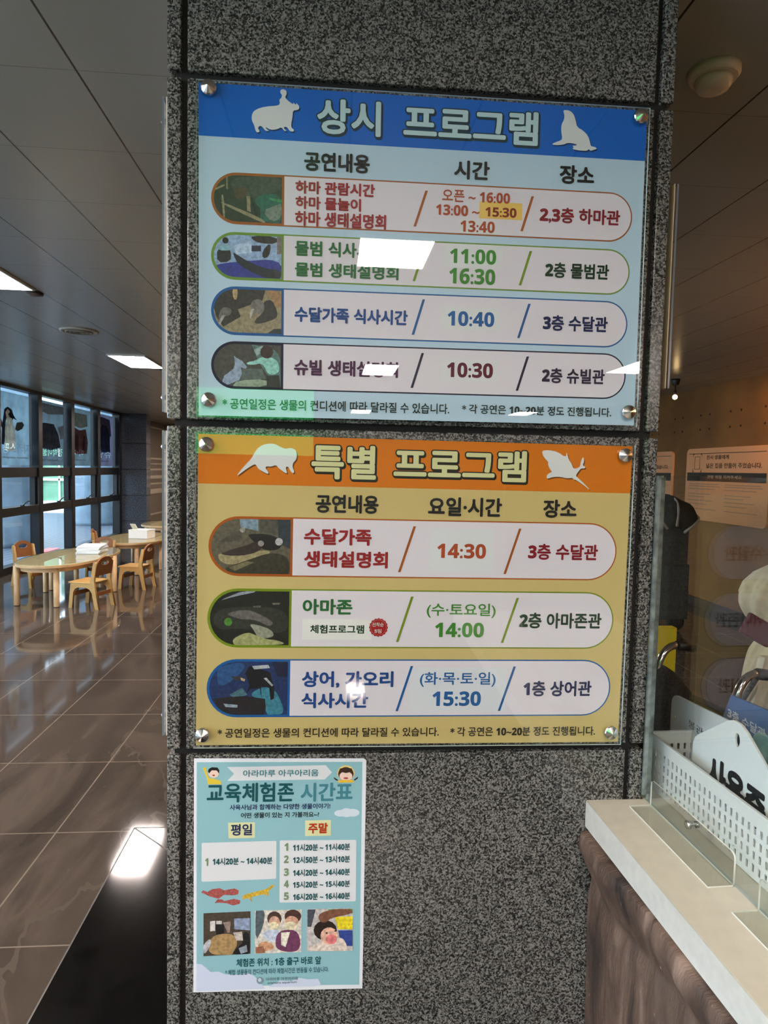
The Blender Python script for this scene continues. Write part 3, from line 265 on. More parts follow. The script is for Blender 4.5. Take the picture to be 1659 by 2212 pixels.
# ------------------------------------------------------------------ materials of the room
def node_mat(key):
    m = bpy.data.materials.new(key); m.use_nodes = True
    return m, m.node_tree, m.node_tree.nodes['Principled BSDF']
def new(nt, t, **kw):
    n = nt.nodes.new(t)
    for k, v in kw.items(): setattr(n, k, v)
    return n
def math_node(nt, op, a, b=None):
    n = nt.nodes.new('ShaderNodeMath'); n.operation = op
    for i, v in enumerate((a, b)):
        if v is None: continue
        if isinstance(v, (int, float)): n.inputs[i].default_value = v
        else: nt.links.new(v, n.inputs[i])
    return n.outputs[0]
def ramp(nt, src, stops):
    r = nt.nodes.new('ShaderNodeValToRGB'); e = r.color_ramp.elements
    while len(e) < len(stops): e.new(0.5)
    for i, (p, c) in enumerate(stops): e[i].position = p; e[i].color = lin(c)
    nt.links.new(src, r.inputs[0]); return r.outputs[0]
def grid_lines(nt, coord, ox, px, oy, py, w):
    """1 on the joints of a grid with origin (ox,oy) and pitch (px,py)"""
    sp = nt.nodes.new('ShaderNodeSeparateXYZ'); nt.links.new(coord, sp.inputs[0]); out = []
    for ax, o, p in ((0, ox, px), (1, oy, py)):
        t = math_node(nt, 'DIVIDE', math_node(nt, 'SUBTRACT', sp.outputs[ax], o), p)
        fr = math_node(nt, 'FRACT', math_node(nt, 'ADD', t, 100.5))
        d = math_node(nt, 'ABSOLUTE', math_node(nt, 'SUBTRACT', fr, 0.5))
        out.append(math_node(nt, 'LESS_THAN', d, w / p / 2))
    return out
def mix(nt, fac, a, b):
    m = nt.nodes.new('ShaderNodeMix'); m.data_type = 'RGBA'
    nt.links.new(fac, m.inputs[0])
    for s, v in ((6, a), (7, b)):
        if isinstance(v, tuple): m.inputs[s].default_value = v
        else: nt.links.new(v, m.inputs[s])
    return m.outputs[2]

def granite_mat():
    m, nt, b = node_mat('granite_speckled')
    tc = new(nt, 'ShaderNodeTexCoord')
    v = new(nt, 'ShaderNodeTexVoronoi'); v.inputs['Scale'].default_value = 330; nt.links.new(tc.outputs['Object'], v.inputs['Vector'])
    n = new(nt, 'ShaderNodeTexNoise'); n.inputs['Scale'].default_value = 210; n.inputs['Detail'].default_value = 3; nt.links.new(tc.outputs['Object'], n.inputs['Vector'])
    n2 = new(nt, 'ShaderNodeTexNoise'); n2.inputs['Scale'].default_value = 420; n2.inputs['Detail'].default_value = 1; nt.links.new(tc.outputs['Object'], n2.inputs['Vector'])
    sx = new(nt, 'ShaderNodeSeparateColor'); nt.links.new(v.outputs['Color'], sx.inputs[0])
    a = math_node(nt, 'ADD', math_node(nt, 'MULTIPLY', sx.outputs[0], 0.34), math_node(nt, 'MULTIPLY', n.outputs['Fac'], 0.42))
    a = math_node(nt, 'ADD', a, math_node(nt, 'MULTIPLY', n2.outputs['Fac'], 0.24))
    c = ramp(nt, a, [(0.37, (30, 30, 30)), (0.47, (66, 66, 63)), (0.54, (106, 105, 100)), (0.70, (142, 140, 134))])
    nt.links.new(c, b.inputs['Base Color']); b.inputs['Roughness'].default_value = 0.22; b.inputs['Specular IOR Level'].default_value = 0.45
    return m
GRANITE = granite_mat()
def floor_mat():
    m, nt, b = node_mat('marble_tile_brown')
    tc = new(nt, 'ShaderNodeTexCoord')
    gx, gy = grid_lines(nt, tc.outputs['Object'], -1.09, 0.485, 1.40, 0.65, 0.006)
    n = new(nt, 'ShaderNodeTexNoise'); n.inputs['Scale'].default_value = 2.2; n.inputs['Detail'].default_value = 8; n.inputs['Distortion'].default_value = 1.6
    mp = new(nt, 'ShaderNodeMapping'); mp.inputs['Rotation'].default_value = (0, 0, 0.9); mp.inputs['Scale'].default_value = (1.0, 0.35, 1)
    nt.links.new(tc.outputs['Object'], mp.inputs[0]); nt.links.new(mp.outputs[0], n.inputs['Vector'])
    c = ramp(nt, n.outputs['Fac'], [(0.30, (58, 50, 43)), (0.50, (74, 64, 55)), (0.62, (86, 75, 65)), (0.75, (68, 59, 51))])
    vn = new(nt, 'ShaderNodeTexNoise'); vn.inputs['Scale'].default_value = .8; vn.inputs['Detail'].default_value = 6; vn.inputs['Distortion'].default_value = 1.2
    nt.links.new(mp.outputs[0], vn.inputs['Vector'])
    vein = math_node(nt, 'LESS_THAN', math_node(nt, 'ABSOLUTE', math_node(nt, 'SUBTRACT', vn.outputs['Fac'], 0.5)), 0.004)
    c = mix(nt, vein, c, lin((86, 76, 66)))
    g = math_node(nt, 'MAXIMUM', gx, gy); c = mix(nt, g, c, lin((124, 112, 98)))
    nt.links.new(c, b.inputs['Base Color']); b.inputs['Roughness'].default_value = 0.06
    return m
def ceiling_mat():
    m, nt, b = node_mat('ceiling_metal_panel')
    tc = new(nt, 'ShaderNodeTexCoord')
    gx, gy = grid_lines(nt, tc.outputs['Object'], 1.118, 0.3592, 0.563, 0.4495, 0.006)
    g2x, g2y = grid_lines(nt, tc.outputs['Object'], 1.118, 0.3592, 0.563, 0.4495, 0.003)
    c = mix(nt, g2y, lin((150, 148, 140)), lin((122, 118, 108)))
    c = mix(nt, gx, c, lin((52, 46, 36)))
    nt.links.new(c, b.inputs['Base Color']); b.inputs['Roughness'].default_value = 0.24; b.inputs['Specular IOR Level'].default_value = 0.55
    return m
def concrete_mat():
    m, nt, b = node_mat('concrete_wall')
    tc = new(nt, 'ShaderNodeTexCoord'); n = new(nt, 'ShaderNodeTexNoise'); n.inputs['Scale'].default_value = 2.0; n.inputs['Detail'].default_value = 8
    nt.links.new(tc.outputs['Object'], n.inputs['Vector'])
    nt.links.new(ramp(nt, n.outputs['Fac'], [(0.3, (102, 69, 29)), (0.7, (128, 88, 40))]), b.inputs['Base Color'])  # tint of the warm lamps is partly put into this brown
    b.inputs['Roughness'].default_value = 0.75; return m
def plank_mat(c0, c1, pitch, axis=0, rough=0.6):
    m, nt, b = node_mat('planks'); tc = new(nt, 'ShaderNodeTexCoord'); sp = new(nt, 'ShaderNodeSeparateXYZ'); nt.links.new(tc.outputs['Object'], sp.inputs[0])
    fr = math_node(nt, 'FRACT', math_node(nt, 'ADD', math_node(nt, 'DIVIDE', sp.outputs[axis], pitch), 100.0))
    nt.links.new(mix(nt, math_node(nt, 'LESS_THAN', fr, 0.1), lin(c0), lin(c1)), b.inputs['Base Color']); b.inputs['Roughness'].default_value = rough; return m
BLACK = mat((14, 14, 15), 0.5); DARKFRAME = mat((11, 12, 15), 0.35); CHROME = mat((215, 215, 212), 0.12, 1.0)
STEEL = mat((200, 198, 192), 0.22, 1.0)
ACRYLIC = glass('acrylic_clear'); PANE = glass('window_pane_clear', (238, 243, 245)); TABLEGLASS = glass('table_glass', (236, 246, 240), 1.52)
ACRYLIC_EDGE = mat((206, 224, 218), 0.25)

# ------------------------------------------------------------------ room shell
CH = 2.519; XL = -4.235; XR = 4.25; YN = -13.0; YF = 16.2
struct(boxo('floor', XL - .2, XR + .2, YN - .2, YF + .2, -0.2, 0.0, floor_mat()))
struct(boxo('ceiling', XL - .2, XR + .2, YN - .2, YF + .2, CH, CH + 0.2, ceiling_mat()))
# wall on the east with formwork tie holes
bm = bmesh.new(); box(bm, XR, XR + .2, YN, YF, 0, CH)
for k in range(-8, 14):
    for dy in (0.0, 0.185):
        for z in (2.20, 2.035):
            y = 4.936 + k * 0.575 - (0.0 if dy == 0 else dy)
            lathe(bm, [(0.013, 0.0), (0.010, -0.004)], 12, 'x', (XR - 0.0005, y, z), mi=1)
box(bm, XR - 0.02, XR, YN, YF, 0.0, 0.10, mi=2)
struct(obj('wall_right', bm, [concrete_mat(), mat((26, 18, 12), 0.9), mat((40, 30, 22), 0.6)]))
struct(boxo('wall_front', XL - .2, XR + .2, YN - .2, YN, 0, CH, mat((96, 88, 78), 0.7, mottle=0.2, scale=1.5)))
# far end: dark granite pier, then a deeper hall beyond
def far_granite():
    m, nt, b = node_mat('granite_polished_dark'); tc = new(nt, 'ShaderNodeTexCoord'); n = new(nt, 'ShaderNodeTexNoise'); n.inputs['Scale'].default_value = 60; n.inputs['Detail'].default_value = 4
    nt.links.new(tc.outputs['Object'], n.inputs['Vector'])
    nt.links.new(ramp(nt, n.outputs['Fac'], [(0.35, (40, 44, 52)), (0.65, (92, 98, 106))]), b.inputs['Base Color']); b.inputs['Roughness'].default_value = 0.12; return m
FG = far_granite()
bm = bmesh.new()
zs = [0.0, 0.335, 0.86, 1.39, 1.92, CH]
for a, b_ in zip(zs[:-1], zs[1:]): box(bm, XL - .2, -3.755, 12.55, 12.85, a + .006, b_ - .006, 0.003)
box(bm, XL - .2, -3.757, 12.56, 12.84, 0, CH, mi=1)
struct(obj('wall_pier', bm, [FG, BLACK]))
bm = bmesh.new(); box(bm, XL - .2, XR + .2, YF, YF + .2, 0, CH)
for i, (z0, z1) in enumerate([(1.60, 1.66), (1.32, 1.40), (1.12, 1.2), (0.92, 0.98), (2.1, 2.13)]): box(bm, XL, 0, YF - .03, YF, z0, z1, mi=1)
struct(obj('wall_back', bm, [mat((140, 128, 112), 0.35), mat((196, 184, 166), 0.4)]))

# ------------------------------------------------------------------ west window wall, one window per bay
WY0 = 12.515 - 1.225 * 15 - .005
def wall_left():
    bm = bmesh.new()
    box(bm, XL - .2, XL, YN, WY0, 0, CH)                    # solid part behind the viewer
    box(bm, XL - .14, XL, WY0, 12.55, 0.0, 0.10)            # sill
    box(bm, XL - .14, XL, WY0, 12.55, 2.475, CH)            # head
    struct(obj('wall_left', bm, [DARKFRAME]))
wall_left()
bm = bmesh.new(); box(bm, XL - .2, XL, 12.86, YF, 0, CH)
for z0, z1 in ((.30, .34), (.80, .92), (1.02, 1.06), (1.16, 1.24), (1.36, 1.40), (1.50, 1.53), (1.62, 1.66), (2.36, 2.39)): box(bm, XL, XL + .02, 12.87, YF, z0, z1, mi=1)
struct(obj('wall_hall', bm, [mat((112, 100, 86), 0.3), mat((170, 158, 138), 0.4)]))
PX = XL - 0.125
def window(n, y1):
    y0 = y1 - 1.225
    root = bpy.data.objects.new('window_%d' % n, None); COL.objects.link(root); root.location = (XL, y0, 0); struct(root)
    bm = bmesh.new()
    box(bm, -.14, 0, 1.095, 1.225, 0.10, 2.475, 0.004)       # mullion
    box(bm, -.14, -.02, 0, 1.095, 1.285, 1.42, 0.004)        # upper transom
    box(bm, -.14, -.005, 0, 1.095, 0.765, 0.885, 0.004)      # lower transom
    box(bm, -.12, -.04, 0, 0.05, 0.885, 1.285, 0.003); box(bm, -.12, -.04, 1.045, 1.095, 0.885, 1.285, 0.003)
    obj('window_frame', bm, DARKFRAME, root)
    bm = bmesh.new()
    box(bm, -.128, -.122, 0, 1.095, 0.10, 0.765); box(bm, -.128, -.122, .05, 1.045, 0.885, 1.285); box(bm, -.128, -.122, 0, 1.095, 1.42, 2.475)
    obj('window_pane', bm, PANE, root)
    bm = bmesh.new(); box(bm, -.005, .03, .50, .56, .885, .905); tube(bm, [(.02, .53, .90), (.045, .53, .93), (.045, .60, .95), (.045, .66, .95)], .008, 8)
    obj('window_handle', bm, DARKFRAME, root)
for k in range(15): window(k + 1, 12.515 - 1.225 * (14 - k))

# ------------------------------------------------------------------ granite pillar
PL, PR, PD = -0.311, 0.654, 0.965
def pillar():
    root = bpy.data.objects.new('pillar', None); COL.objects.link(root); struct(root, 'speckled grey granite pillar carrying the notice boards')
    boxo('pillar_core', PL + .012, PR - .012, .012, PD - .012, 0, CH, mat((17, 14, 13), 0.8), root)
    zj = [0.0, 0.302, 0.939, 1.5807, 2.2162, CH]
    for a, b_ in zip(zj[:-1], zj[1:]):
        z0, z1 = a + .0065, b_ - .0065
        cols = [(PL, -.286), (-.2745, .6155), (.6275, PR)]
        for x0, x1 in cols:
            bm = bmesh.new()
            if x0 == PL: box(bm, x0, x1, 0, .03, z0, z1, .0025); box(bm, x0, x0 + .03, .03, .035, z0, z1)
            else: box(bm, x0, x1, 0, .03, z0, z1, .0025)
            obj('granite_panel', bm, GRANITE, root)
        for y0, y1 in ((.046, PD - .046),):
            for x0, x1 in ((PL, PL + .03), (PR - .03, PR)):
                boxo('granite_panel', x0, x1, y0, y1, z0, z1, GRANITE, root, .0025)
        boxo('granite_panel', PL, PR, PD - .03, PD, z0, z1, GRANITE, root, .0025)
pillar()
# dark stone border let into the floor round the pillar
bm = bmesh.new()
bx0, bx1, by0, by1 = -0.785, 1.128, -0.45, 1.42
box(bm, bx0, PL, by0, by1, 0.0, 0.002); box(bm, PL, bx1, PD, by1, 0.0, 0.002); box(bm, PR, bx1, by0, PD, 0.0, 0.002); box(bm, PL, PR, by0, 0, 0.0, 0.002)
def strip(bm, p, q, w, z, mi):
    p, q = Vector(p), Vector(q); d = (q - p).normalized(); s = Vector((-d.y, d.x)) * w / 2
    f = bm.faces.new([bm.verts.new((a.x, a.y, z)) for a in (p - s, q - s, q + s, p + s)]); f.material_index = mi
strip(bm, (bx0, by1), (PL, PD), .006, .0026, 1); strip(bm, (bx0, by0), (bx0, by1), .005, .0026, 1); strip(bm, (bx0, by1), (bx1, by1), .005, .0026, 1)
struct(obj('trim_1', bm, [mat((9, 8, 8), 0.08, mottle=0.6, scale=18), mat((52, 47, 42), 0.4)]), 'black polished stone border in the floor round the pillar')
# ------------------------------------------------------------------ notice boards
INK = dict(title=(196, 226, 230), head=(38, 38, 38), red=(178, 40, 42), rust=(205, 88, 44), rust2=(165, 55, 20), crimson=(160, 28, 42), green=(46, 124, 62),
           green2=(74, 158, 52), dkgreen=(22, 66, 38), blue=(30, 82, 156), blue2=(34, 110, 178), navy=(24, 40, 96), navy2=(50, 40, 72), purple=(90, 40, 84), maroon=(112, 32, 52),
           foot=(36, 48, 46), white=(245, 235, 225), teal=(52, 140, 150), tealdk=(24, 92, 98), teallt=(80, 150, 164), tealdk2=(50, 110, 120), black=(20, 22, 24),
           orange=(206, 66, 22), sage=(140, 168, 128), greyteal=(92, 124, 130))
def ink(c): return mat(tuple(int(v * .86) for v in c), 0.45, spec=0.3)
def photo_ink(c): return mat(c, 0.4, mottle=0.34, scale=150)
def lettering(root, table, y, bold, skip_title=True, override={}):
    for body, style, x0, x1, z0, z1 in table:
        if style == 'title': continue
        c = override.get(style, INK[style])
        bd = bold.get(style, 0.022)
        if body == '1' and style == 'sage': x0, x1 = x0 + 1.2, x1 - 1.0
        me, _ = fit_text(body, x0 / 1000, x1 / 1000, z0 / 1000, z1 / 1000, bd)
        link('lettering', me, ink(c), root, (0, y, 0))
def stadium(x0, x1, z0, z1, n=18):
    r = (z1 - z0) / 2; zc = (z0 + z1) / 2; L = []
    for i in range(n + 1):
        a = -math.pi / 2 + math.pi * i / n; L.append((x1 - r + r * math.cos(a), zc + r * math.sin(a)))
    for i in range(n + 1):
        a = math.pi / 2 + math.pi * i / n; L.append((x0 + r + r * math.cos(a), zc + r * math.sin(a)))
    return L
def right_half(P, m):
    x0, x1, z0, z1, dv = P; L = stadium(x0 + m, x1 - m, z0 + m, z1 - m); d = dv + m * .6
    return [(d, z0 + m)] + [q for q in L if q[0] > (x0 + x1) / 2] + [(d, z1 - m)]
def photo(parent, polys, y, i):
    cols = []; out = []
    for c, L in polys:
        c = tuple(c)
        if c not in cols: cols.append(c)
        out.append((cols.index(c), soft(L, 2 if len(L) > 5 else 1) if out and 4 < len(L) < 12 else L))
    return flat('printed_photo', out, [photo_ink(c) for c in cols], parent, y, 0.00006)
def standoff(root, x, z, i):
    bm = bmesh.new()
    lathe(bm, [(0.006, -0.0255), (0.006, 0.006)], 12, 'y', (0, 0, 0))
    lathe(bm, [(0.0138, 0.0062), (0.0138, 0.0105), (0.0125, 0.0125), (0.0012, 0.0185)], 14, 'y', (0, 0, 0), smooth=False)
    o = obj('standoff_bolt', bm, STEEL, root, (x / 1000, 0, z / 1000)); return o
def notice_board(name, label, B, hdr_z, body_c, hdr_c, text, pills, pill_cols, photos, slashes, slash_cols, sil, notes, bolts, title_ink, outline_ink, foot_ink, bold):
    x0, z0, rot = B
    root = thing(name, label, 'notice board', (x0, -0.0255, z0), (0, -rot, 0))
    boxo('printed_sheet', .0025, .8395, 0.0, .0025, -.5945, .0005, mat(body_c, 0.5, spec=0.3), root)
    flat('header_band', [(0, [(2.5, hdr_z), (839.5, hdr_z), (839.5, .5), (2.5, .5)])], [ink(hdr_c)], root, -.0002)
    # title: filled letters over a wider dark outline
    for body, style, a, b_, c, d in text:
        if style != 'title': continue
        me, ref = fit_text(body, (a + 3.2) / 1000, (b_ - 4.2) / 1000, (c + 4.6) / 1000, (d - 3.2) / 1000, 0.030)
        t = link('title_lettering', me, ink(title_ink), root, (0, -.0007, 0))
        mo, _ = fit_text(body, 0, 1, 0, 1, 0.066, ref); ms, _ = fit_text(body, 0, 1, 0, 1, 0.066, ref)
        bm = bmesh.new(); bm.from_mesh(mo); n0 = len(bm.verts); bm.from_mesh(ms); bm.verts.ensure_lookup_table()
        for v in bm.verts[n0:]: v.co += Vector((.0016, .00019, -.0026))
        me2 = bpy.data.meshes.new('title_outline'); bm.to_mesh(me2); bm.free()
        link('title_outline', me2, ink(outline_ink), t, (0, .00028, 0))
    for s, c in zip(sil, ((226, 226, 222),) * 2):
        s = soft(s)
        o = flat('animal_silhouette', [(0, [(a + 2.2, b_ - 2.4) for a, b_ in s]), (1, s)], [ink(tuple(int(v * .5) for v in hdr_c)), mat(c, .45, spec=.3)], root, -.0004)
    for i, P in enumerate(pills):
        row = flat('timetable_row', [(0, stadium(*P[:4])), (1, right_half(P, 2.6))], [ink(pill_cols[i]), mat((230, 220, 224), 0.5, spec=0.3)], root, -.0003, .0003)
        if i < len(photos): photo(row, photos[i], -.0005, i)
    for i, (a, b_, c, d) in enumerate(slashes):
        w = 2.4
        flat('slash_mark', [(0, [(a - w, b_), (c - w, d), (c + w, d), (a + w, b_)])], [ink(slash_cols[i // 2])], root, -.0012)
    for i, (q, c, th) in enumerate(notes):
        o = boxo('time_sticker', q[0] / 1000, q[1] / 1000, -th, 0, q[2] / 1000, q[3] / 1000, mat(c, 0.45), root, loc=(0, -.0008, 0))
        if c[2] < 140: o['label'] = 'yellow paper tab'
    lettering(root, text, -.00142, bold, override=dict(foot=foot_ink))
    # clear cover plate, the light in its edges put into their pale colour
    bm = bmesh.new(); box(bm, -.001, .843, -.0062, -.0026, -.598, .003)
    for f in bm.faces: f.material_index = 0 if abs(f.normal.y) > .5 else 1
    bm.normal_update()
    for f in bm.faces: f.material_index = 0 if abs(f.normal.y) > .5 else 1
    obj('acrylic_cover', bm, [ACRYLIC, ACRYLIC_EDGE], root)
    for i, (x, z) in enumerate(bolts): standoff(root, x, z, i)
    return root
N1 = [(K1[0], (240, 196, 92), .0005), (K1[1], (226, 223, 220), .0004), (K1[2], (226, 224, 221), .0004), (K1[3], (226, 224, 221), .0004), (K1[4], (226, 223, 222), .0004)]
N2 = [(K2[0], (226, 225, 224), .0004), (K2[1], (238, 234, 226), .0005), (K2[2], (224, 224, 226), .0003)]
BOLD = dict(head=0.034, red=0.036, green=0.034, blue=0.036, purple=0.036, rust=0.0165, rust2=0.018, green2=0.0165, blue2=0.0165, maroon=0.018, crimson=0.030, dkgreen=0.030, navy=0.030, navy2=0.030, foot=0.018, white=0.02)
notice_board('notice_board', 'blue headed timetable board behind clear acrylic, upper one on the granite pillar', B1, -92.0, (190, 213, 226), (10, 118, 226), T1, P1,
             [(190, 108, 48), (132, 172, 62), (46, 110, 176), (36, 32, 62)], PH1, S1, [(196, 104, 30), (136, 168, 24), (40, 108, 172), (44, 40, 70)], sil1, N1, BOLTS[1],
             (226, 255, 255), (34, 66, 80), (38, 52, 46), BOLD)
nb2 = notice_board('notice_board', 'orange headed timetable board on pale yellow, below the blue headed board', B2, -92.0, (210, 186, 120), (255, 140, 8), T2, P2,
             [(206, 104, 22), (140, 166, 20), (26, 112, 188)], PH2, S2, [(190, 98, 20), (138, 164, 22), (20, 104, 176)], sil2, N2, BOLTS[2],
             (255, 250, 186), (40, 38, 26), (44, 36, 24), BOLD)
# round red badge on the second board
bd = []
for i in range(48):
    r = 17.6 + (1.5 if i % 3 == 0 else (0.0 if i % 3 == 1 else .2)); a = 2 * math.pi * i / 48; bd.append((badge[0] + r * math.cos(a) * .98, badge[1] + r * math.sin(a) * .98))
ring = [(badge[0] + 15.4 * math.cos(2 * math.pi * i / 40), badge[1] + 15.4 * math.sin(2 * math.pi * i / 40)) for i in range(40)]
ring2 = [(badge[0] + 14.8 * math.cos(2 * math.pi * i / 40), badge[1] + 14.8 * math.sin(2 * math.pi * i / 40)) for i in range(40)]
o = flat('red_badge', [(0, bd), (1, ring), (0, ring2)], [ink((196, 30, 34)), ink((236, 150, 140))], nb2, -.00133, .00003)
o['label'] = 'scalloped red badge'

# ------------------------------------------------------------------ paper poster below
pz = thing('poster', 'white bordered paper poster with pale teal print taped low on the granite pillar', 'poster', (B3[0], -0.0012, B3[1]), (0, -B3[2], 0))
pme = plate([[(0, 2), (.337, -.001), (.3405, -.4835), (.0015, -.4795)][0:0] or [(-.0005, .0022), (.332, -.0006), (.3375, -.0045), (.3412, -.4843), (.0018, -.4793)]], .0008)
pme.transform(XZ)
for f in pme.polygons: f.flip() if False else None
link('poster_sheet', pme, mat((224, 228, 232), 0.55), pz)
cols = []; polys = {}
order = []
for nme, c, L in D3:
    c = tuple(c)
    if nme not in polys: polys[nme] = []; order.append(nme)
    polys[nme].append((c, L))
PN = dict(bg='printed_ground', cloud='printed_cloud', banner='printed_banner', glow='heading_patch', glow2='heading_patch', red2='printed_gecko', cloudc='printed_cloud', box='time_panel', red='printed_gecko', yel='printed_gecko', cloudb='printed_cloud', boy='printed_child', girl='printed_child', logo='printed_emblem')
for k, nme in enumerate(order):
    cc = []; out = []
    for c, L in polys[nme]:
        if c not in cc: cc.append(c)
        out.append((cc.index(c), L))
    mott = nme in ('red', 'red2', 'yel')
    flat(PN[nme], out, [mat(c, 0.5, spec=0.3, mottle=0.35 if mott else 0, scale=260) for c in cc], pz, -.0006 - .00004 * k, .000006)
for i, ph in enumerate(PH3): photo(pz, ph, -.0011, i)
lettering(pz, T3, -.00135, dict(tealdk=0.026, teallt=0.03, navy=0.022, black=0.02, orange=0.035, sage=0.03, teal=0.016, tealdk2=0.016, greyteal=0.012))
# ------------------------------------------------------------------ boards on the pillar's two flanks, seen edge on
def flank_board(label, x, sgn, y0, y1, z0, z1, sheet_c, off=0.0):
    root = thing('notice_board', label, 'notice board', (x, 0, 0))
    a, b_ = sorted((sgn * off, sgn * (off + .002))); boxo('printed_sheet', a, b_, y0, y1, z0, z1, mat(sheet_c, 0.5), root)
    a, b_ = sorted((sgn * (off + .0055), sgn * (off + .0095)))
    bm = bmesh.new(); box(bm, a, b_, y0, y1, z0, z1); bm.normal_update()
    for f in bm.faces: f.material_index = 0 if abs(f.normal.x) > .5 else 1
    obj('acrylic_cover', bm, [ACRYLIC, mat((104, 110, 116), .2)], root)
    for z in (z0 + .03, z1 - .03):
        for y in (y0 + .03, y1 - .03):
            bm = bmesh.new(); lathe(bm, [(.005, 0), (.005, sgn * (off + .010))], 10, 'x'); lathe(bm, [(.011, sgn * (off + .010)), (.011, sgn * (off + .013)), (.001, sgn * (off + .019))], 12, 'x', smooth=False)
            obj('standoff_bolt', bm, STEEL, root, (0, y, z))
flank_board('clear covered board on the window side of the pillar, upper of two seen edge on', PL - .0005, -1, .004, .87, 1.60, 2.175, (196, 190, 176))
flank_board('clear covered board on the window side of the pillar, lower of two seen edge on', PL - .0005, -1, .004, .87, .972, 1.565, (196, 190, 176))
flank_board('cream edged board on the counter side of the pillar, seen edge on', PR + .0005, 1, .008, .90, 1.675, 2.075, (196, 174, 138), .012)
# ------------------------------------------------------------------ counter with a faux rock base
CT = math.radians(2.0)
bm = bmesh.new()
top = [(0.539, -.001), (0.6605, -.001), (0.6605, .085), (1.32, .085), (1.32, -1.9), (.605, -1.9)]
me = plate([top], .051, .0025)
ct = thing('counter', 'counter with white edged cream top on a brown carved rock base', 'counter')
link('counter_top', me, [mat((200, 194, 174), 0.45, mottle=0.05, scale=30)], ct, (0, 0, .799))
def ctx(y): return .539 - y * (.066 / 1.9)
bm = bmesh.new()
vs = [bm.verts.new((ctx(y) - .0032, y, z)) for y, z in ((-.001, .772), (-.001, .826), (-1.9, .826), (-1.9, .772))]
bm.faces.new(vs); bmesh.ops.solidify(bm, geom=bm.faces[:], thickness=.0012)
o = obj('edge_banding', bm, mat((248, 246, 238), 0.4, mottle=0.04, scale=60), ct); o['label'] = 'white laminate edge'  # white laminate, whitened further in place of strong light from the window side
def rock_base():
    bm = bmesh.new(); NY, NZ = 420, 110; g = []
    for i in range(NY + 1):
        y = -.004 - 1.9 * (i / NY) ** 1.25; row = []
        ztop = .768 + .010 * noise.noise((y * 5, 3.1, 0)) + .006 * noise.noise((y * 14, 1.1, 0))
        for j in range(NZ + 1):
            t = j / NZ; z = ztop * (1 - t)
            d = ztop - z
            lip = .012 * math.exp(-((d - .035) / .030) ** 2) * (1 + .5 * noise.noise((y * 7, 0, 5.0)))
            crease = -.007 * math.exp(-((d - .105 - .03 * noise.noise((y * 4, 9, 1))) / .018) ** 2)
            n = .007 * noise.noise((y * 3.0, z * 2.0, 0.3)) + .006 * noise.noise((y * 15, z * 3.0, 1.7)) + .0035 * noise.noise((y * 44, z * 9, 2.2)) + .002 * noise.noise((y * 110, z * 40, 4.2))
            crack = -.012 * max(0, 1 - abs(noise.noise((y * 8 + z * 1.2, z * 1.1, 7.7))) * 26)
            x = ctx(y) - .006 + (-lip + crease * -1 + n * -1 - crack) + .018 * min(1, d / .12)
            if j == 0: x = ctx(y) + .02
            row.append(bm.verts.new((x, y, z)))
        g.append(row)
    for i in range(NY):
        for j in range(NZ):
            f = bm.faces.new((g[i][j], g[i + 1][j], g[i + 1][j + 1], g[i][j + 1])); f.smooth = True
    # back, so that the base is solid
    back = [(1.28, g[0][0].co.y, g[0][0].co.z), (1.28, g[NY][0].co.y, g[NY][0].co.z), (1.28, g[NY][0].co.y, 0), (1.28, g[0][0].co.y, 0)]
    b = [bm.verts.new(q) for q in back]
    bm.faces.new((b[3], b[2], b[1], b[0])); bm.faces.new((g[0][0], b[0], b[1], g[NY][0]))
    bm.faces.new([g[0][j] for j in range(NZ, -1, -1)][::-1] + [b[3], b[0]]) ; bm.faces.new([g[NY][j] for j in range(NZ + 1)][::-1] + [b[1], b[2]])
    m, nt, bs = node_mat('carved_rock_brown'); tc = new(nt, 'ShaderNodeTexCoord')
    mp = new(nt, 'ShaderNodeMapping'); mp.inputs['Scale'].default_value = (1, 3.4, .9); nt.links.new(tc.outputs['Object'], mp.inputs[0])
    n = new(nt, 'ShaderNodeTexNoise'); n.inputs['Scale'].default_value = 5; n.inputs['Detail'].default_value = 9; n.inputs['Distortion'].default_value = .6; nt.links.new(mp.outputs[0], n.inputs['Vector'])
    c = ramp(nt, n.outputs['Fac'], [(.30, (44, 33, 26)), (.48, (84, 64, 51)), (.60, (104, 82, 67)), (.74, (134, 110, 94))])
    w = new(nt, 'ShaderNodeTexNoise'); w.inputs['Scale'].default_value = 70; w.inputs['Detail'].default_value = 4; nt.links.new(mp.outputs[0], w.inputs['Vector'])
    c = mix(nt, math_node(nt, 'GREATER_THAN', w.outputs['Fac'], .72), c, lin((160, 134, 118)))
    nt.links.new(c, bs.inputs['Base Color']); bs.inputs['Roughness'].default_value = .62
    bp = new(nt, 'ShaderNodeBump'); bp.inputs['Strength'].default_value = .9; bp.inputs['Distance'].default_value = .004
    h2 = new(nt, 'ShaderNodeTexNoise'); h2.inputs['Scale'].default_value = 70; h2.inputs['Detail'].default_value = 8; nt.links.new(mp.outputs[0], h2.inputs['Vector'])
    nt.links.new(math_node(nt, 'ADD', n.outputs['Fac'], math_node(nt, 'MULTIPLY', h2.outputs['Fac'], .8)), bp.inputs['Height']); nt.links.new(bp.outputs[0], bs.inputs['Normal'])
    obj('rock_base', bm, m, ct)
rock_base()

